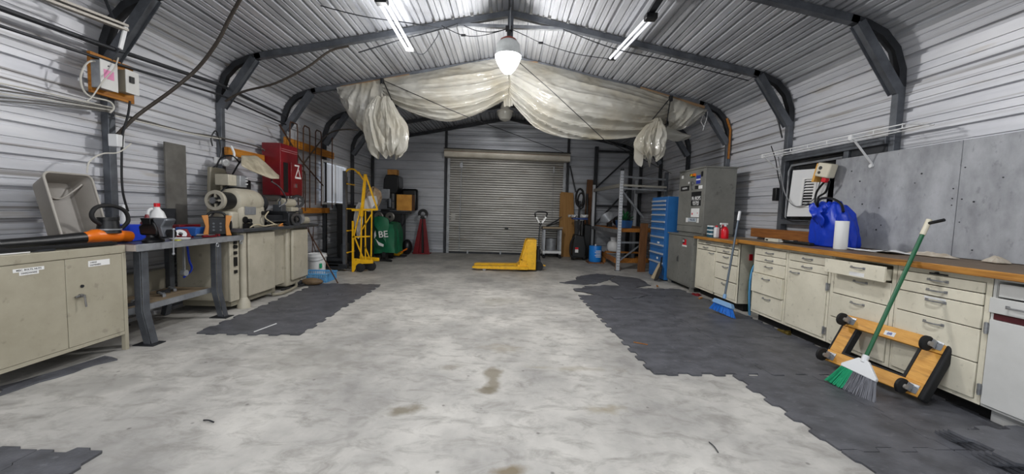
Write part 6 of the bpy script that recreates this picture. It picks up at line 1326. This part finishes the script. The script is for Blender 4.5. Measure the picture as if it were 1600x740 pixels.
single('drop_cord', MB().tube(spline([at(1206, 162, X=3.5), at(1216, 190, X=3.54), at(1222, 215, X=3.54)], 5), .010, 6), M['black'], 'black cord hanging behind the knee brace of the second right-hand post', 'cord')

# ---------------------------------------------------------------- plastic sheeting on the third frame
pm = bpy.data.materials.new('plastic_sheet'); pm.use_nodes = True; N = pm.node_tree.nodes; K = pm.node_tree.links.new
pb = N['Principled BSDF']; pb.inputs['Roughness'].default_value = .2
pb.inputs['Specular IOR Level'].default_value = .8
g = N.new('ShaderNodeNewGeometry'); nz = N.new('ShaderNodeTexNoise'); nz.inputs['Scale'].default_value = 1.6; nz.inputs['Detail'].default_value = 4; K(g.outputs['Position'], nz.inputs['Vector'])
cr = N.new('ShaderNodeMix'); cr.data_type = 'RGBA'; cr.inputs[6].default_value = col4('#cccac1'); cr.inputs[7].default_value = col4('#b5ad98')
mr = N.new('ShaderNodeMapRange'); mr.inputs[1].default_value = .42; mr.inputs[2].default_value = .7; K(nz.outputs[0], mr.inputs[0]); K(mr.outputs[0], cr.inputs[0]); K(cr.outputs[2], pb.inputs['Base Color'])
tl = N.new('ShaderNodeBsdfTranslucent'); K(cr.outputs[2], tl.inputs[0]); tp = N.new('ShaderNodeBsdfTransparent')
m1 = N.new('ShaderNodeMixShader'); m1.inputs[0].default_value = .3; K(pb.outputs[0], m1.inputs[1]); K(tl.outputs[0], m1.inputs[2])
m2 = N.new('ShaderNodeMixShader'); m2.inputs[0].default_value = .27; K(m1.outputs[0], m2.inputs[1]); K(tp.outputs[0], m2.inputs[2]); K(m2.outputs[0], N['Material Output'].inputs[0])
vn = N.new('ShaderNodeTexNoise'); vn.inputs['Scale'].default_value = 16; vn.inputs['Detail'].default_value = 3; K(g.outputs['Position'], vn.inputs['Vector'])
bp = N.new('ShaderNodeBump'); bp.inputs['Strength'].default_value = .35; bp.inputs['Distance'].default_value = .02; K(vn.outputs[0], bp.inputs['Height']); K(bp.outputs[0], pb.inputs['Normal'])
from mathutils import noise as mn
def crease(p, a=.03, sc=5.0):
    """sharp creases: ridged noise pushed out of the sheet"""
    q = Vector(p)*sc
    r = (1-2*abs(mn.noise(q)))*.6+(1-2*abs(mn.noise(q*2.1+Vector((7, 3, 1)))))*.3+mn.noise(q*4.3)*.1
    return a*r
YP = FY0+2*FD-.05
def curve(pts):
    P_ = [at(a, b, Y=YP) for a, b in pts]
    P_ = spline(P_, 10)
    L = [0]
    for i in range(1, len(P_)): L.append(L[-1]+(P_[i]-P_[i-1]).length)
    def f(u):
        s = u*L[-1]
        for i in range(1, len(L)):
            if s <= L[i]: return P_[i-1].lerp(P_[i], (s-L[i-1])/max(1e-6, L[i]-L[i-1]))
        return P_[-1].copy()
    return f
def swag(top, bot, folds, bulge, ripple, seed, gather=None):
    T, B = curve(top), curve(bot); rr = random.Random(seed); ph = [rr.uniform(0, 6.28) for _ in range(8)]
    def fn(u, v):
        a, b = T(u), B(u); p = a.lerp(b, v)
        amp = math.sin(PI*min(1, v*1.1))**.7 if v < .91 else .6
        y = -bulge*math.sin(PI*v)*math.sin(PI*min(max(u, 0.02), .98))**.5
        for i, (fu, fv, am) in enumerate(folds):
            w_ = fv*v**1.35+fu*u+.35*mn.noise(Vector((u*2.5, v*2, ph[i])))
            y += am*(abs(math.sin(PI*w_))**.7-.5)*(.15+.85*v)*(.5+mn.noise(Vector((u*3, v*3, ph[i]+4)))+.3)
        q = Vector((p.x*1.1, p.z*2.6-p.x*.5*(1 if p.x > 0 else -1), ph[7]))
        y -= crease(q, .022, 1.7)+crease(q, .012, 4.4)
        z = -ripple*math.sin(9*u+ph[6])*v*(1-v)
        return p+Vector((.015*math.sin(13*v+7*u+ph[7])*v, y, z))
    return fn
t = thing('plastic_sheeting', 'large sagging translucent plastic sheeting tied up along the third frame', 'plastic sheeting', (-.05, YP, 3.5))
lt = [(527, 137), (560, 131), (597, 124), (650, 117), (700, 107), (745, 98), (790, 91)]
part('left_swag', MB().grid(swag([(597, 124), (650, 116), (700, 106), (745, 97), (792, 90)], [(600, 150), (625, 168), (655, 181), (690, 189), (720, 187), (755, 175), (785, 158), (796, 152)], [(.3, 5, .09), (-.8, 9, .03)], .22, .05, 3), 120, 70), pm, t, 'left swag')
part('right_swag', MB().grid(swag([(796, 91), (830, 97), (880, 108), (940, 124), (1000, 138), (1048, 152)], [(798, 160), (815, 180), (840, 201), (880, 214), (930, 218.5), (980, 216), (1015, 207), (1040, 192)], [(-1.4, 6, .10), (-2.6, 10, .035)], .30, .06, 9), 140, 80), pm, t, 'right swag')
part('left_end_drape', MB().grid(swag([(527, 137), (550, 133), (575, 129), (600, 124)], [(530, 150), (548, 183), (572, 215), (585, 236), (596, 236)], [(5, .6, .08), (9, 1.5, .03)], .10, .02, 5), 44, 44), pm, t, 'left end drape')
def bundle(topp, pts, r, seed, twist=2.0, label=None, nm='hanging_bundle'):
    """gathered bag of sheeting hanging below a tie point"""
    rr = random.Random(seed); ph = [rr.uniform(0, 6.28) for _ in range(8)]
    ax = [at(a, b, Y=YP-.12) for a, b in pts]; sp_ = spline(ax, 8); n = len(sp_)-1
    def fn(u, v):
        i = min(int(v*n), n-1); c = sp_[i].lerp(sp_[i+1], v*n-i); a = 2*PI*u
        k = r*(.12+.88*min(1, v*1.7)**.8)*(1 if v < .82 else 1-.5*((v-.82)/.18)**2)
        f = 1+.55*mn.noise(Vector((math.cos(a)*1.3+seed, math.sin(a)*1.3, v*1.1)))+.30*(.5-abs(mn.noise(Vector((math.cos(a)*2.6, math.sin(a)*2.6+seed, v*1.6)))*2))+.10*(.5-abs(mn.noise(Vector((math.cos(a)*5, math.sin(a)*5+seed, v*6)))*2))
        return (c.x+k*f*math.cos(a), c.y+k*f*.8*math.sin(a), c.z+.22*mn.noise(Vector((math.cos(a)*2, math.sin(a)*2, seed)))*v)
    part(nm, MB().grid(fn, 110, 50), pm, t, label)
bundle(None, [(603, 150), (606, 175), (612, 205), (614, 240)], .19, 4, label='gathered bundle hanging at the left tie')
bundle(None, [(590, 150), (582, 180), (590, 215), (598, 240)], .20, 12, label='looser bundle left of the tie')
bundle(None, [(1028, 184), (1022, 200), (1016, 222), (1016, 246)], .20, 14, label='bag-shaped bundle hanging at the right tie')
part('right_end_drape', MB().grid(swag([(1046, 152), (1065, 158), (1085, 165), (1105, 172)], [(1042, 200), (1062, 203), (1082, 192), (1098, 180)], [(4, 2.2, .07), (7, 3, .03)], .12, .02, 7), 36, 30), pm, t, 'right end drape')
part('right_tail', MB().grid(swag([(1036, 195), (1060, 205), (1080, 212)], [(1035, 214), (1058, 221), (1078, 215)], [(2.0, .8, .03), (3.1, 2.0, .02), (1, 2, .02)], .08, .02, 17), 24, 14), pm, t)
part('center_strip', MB().grid(lambda u, v: at(787+14*u+(-3+6*u)*(1-v), 98+68*v, Y=YP+.02)+Vector((0, .03*math.sin(u*12), 0)), 10, 20), pm, t)
part('torn_fringe', MB().tube([at(1100, 176, Y=YP), at(1095, 190, Y=YP-.05), at(1100, 198, Y=YP-.02)], .004, 5).tube([at(1106, 174, Y=YP), at(1104, 186, Y=YP-.05), at(1098, 204, Y=YP-.02)], .004, 5).tube([at(1092, 172, Y=YP), at(1090, 184, Y=YP-.05), at(1084, 190, Y=YP-.02)], .004, 5), M['white'], t)
for (a, b, lb) in (((533, 137), (640, 118), 'pale wooden batten clamping the plastic under the left rafter'), ((822, 98), (840, 99), 'short wooden block at the ridge above the plastic'), ((1000, 138), (1100, 168), 'pale wooden batten clamping the plastic under the right rafter')):
    single('batten', MB().bar(at(*a, Y=YP+.02), at(*b, Y=YP+.02), .05, .04), mat('batten_pine', '#7d6347', .6), lb, 'batten', 'wooden battens holding the plastic')
for (pp, lb, nm) in (([(598, 124, YP-.06), (612, 156, YP-.2)], 'short black tie strap holding up the left gathered bundle', 'tie_strap'), ([(1048, 152, YP-.06), (1020, 186, YP-.25)], 'black tie strap reaching to the right gathered bundle', 'tie_strap'), ([(1048, 152, YP-.06), (1038, 215, YP-.22)], 'second black tie strap falling from the right tie point', 'tie_strap'),
                 ([(600, 126, YP-.1), (705, 172, YP-.45), (737, 185, YP-.45), (886, 240, 10.3)], 'thin cord running from the left tie point down to the door hood', 'cord'), ([(812, 98, YP-.35), (862, 142, YP-.55), (945, 219, YP-.45), (1049, 271, 8.3)], 'thin cord slanting across the right plastic swag down to the pallet rack', 'cord')):
    single(nm, MB().tube([at(a, b, Y=y) for a, b, y in pp], .009 if nm == 'tie_strap' else .006, 6), M['black'], lb, 'strap' if nm == 'tie_strap' else 'cord', 'ties and cords on the plastic')
for (a, lb) in (((597, 127), 'left'), ((1048, 154), 'right')): p = at(*a, Y=YP-.05); single('clamp', MB().cbox(p, (.05, .06, .09)), M['black'], 'black clamp at the %s tie point of the plastic sheeting' % lb, 'clamp', bevel=.006)
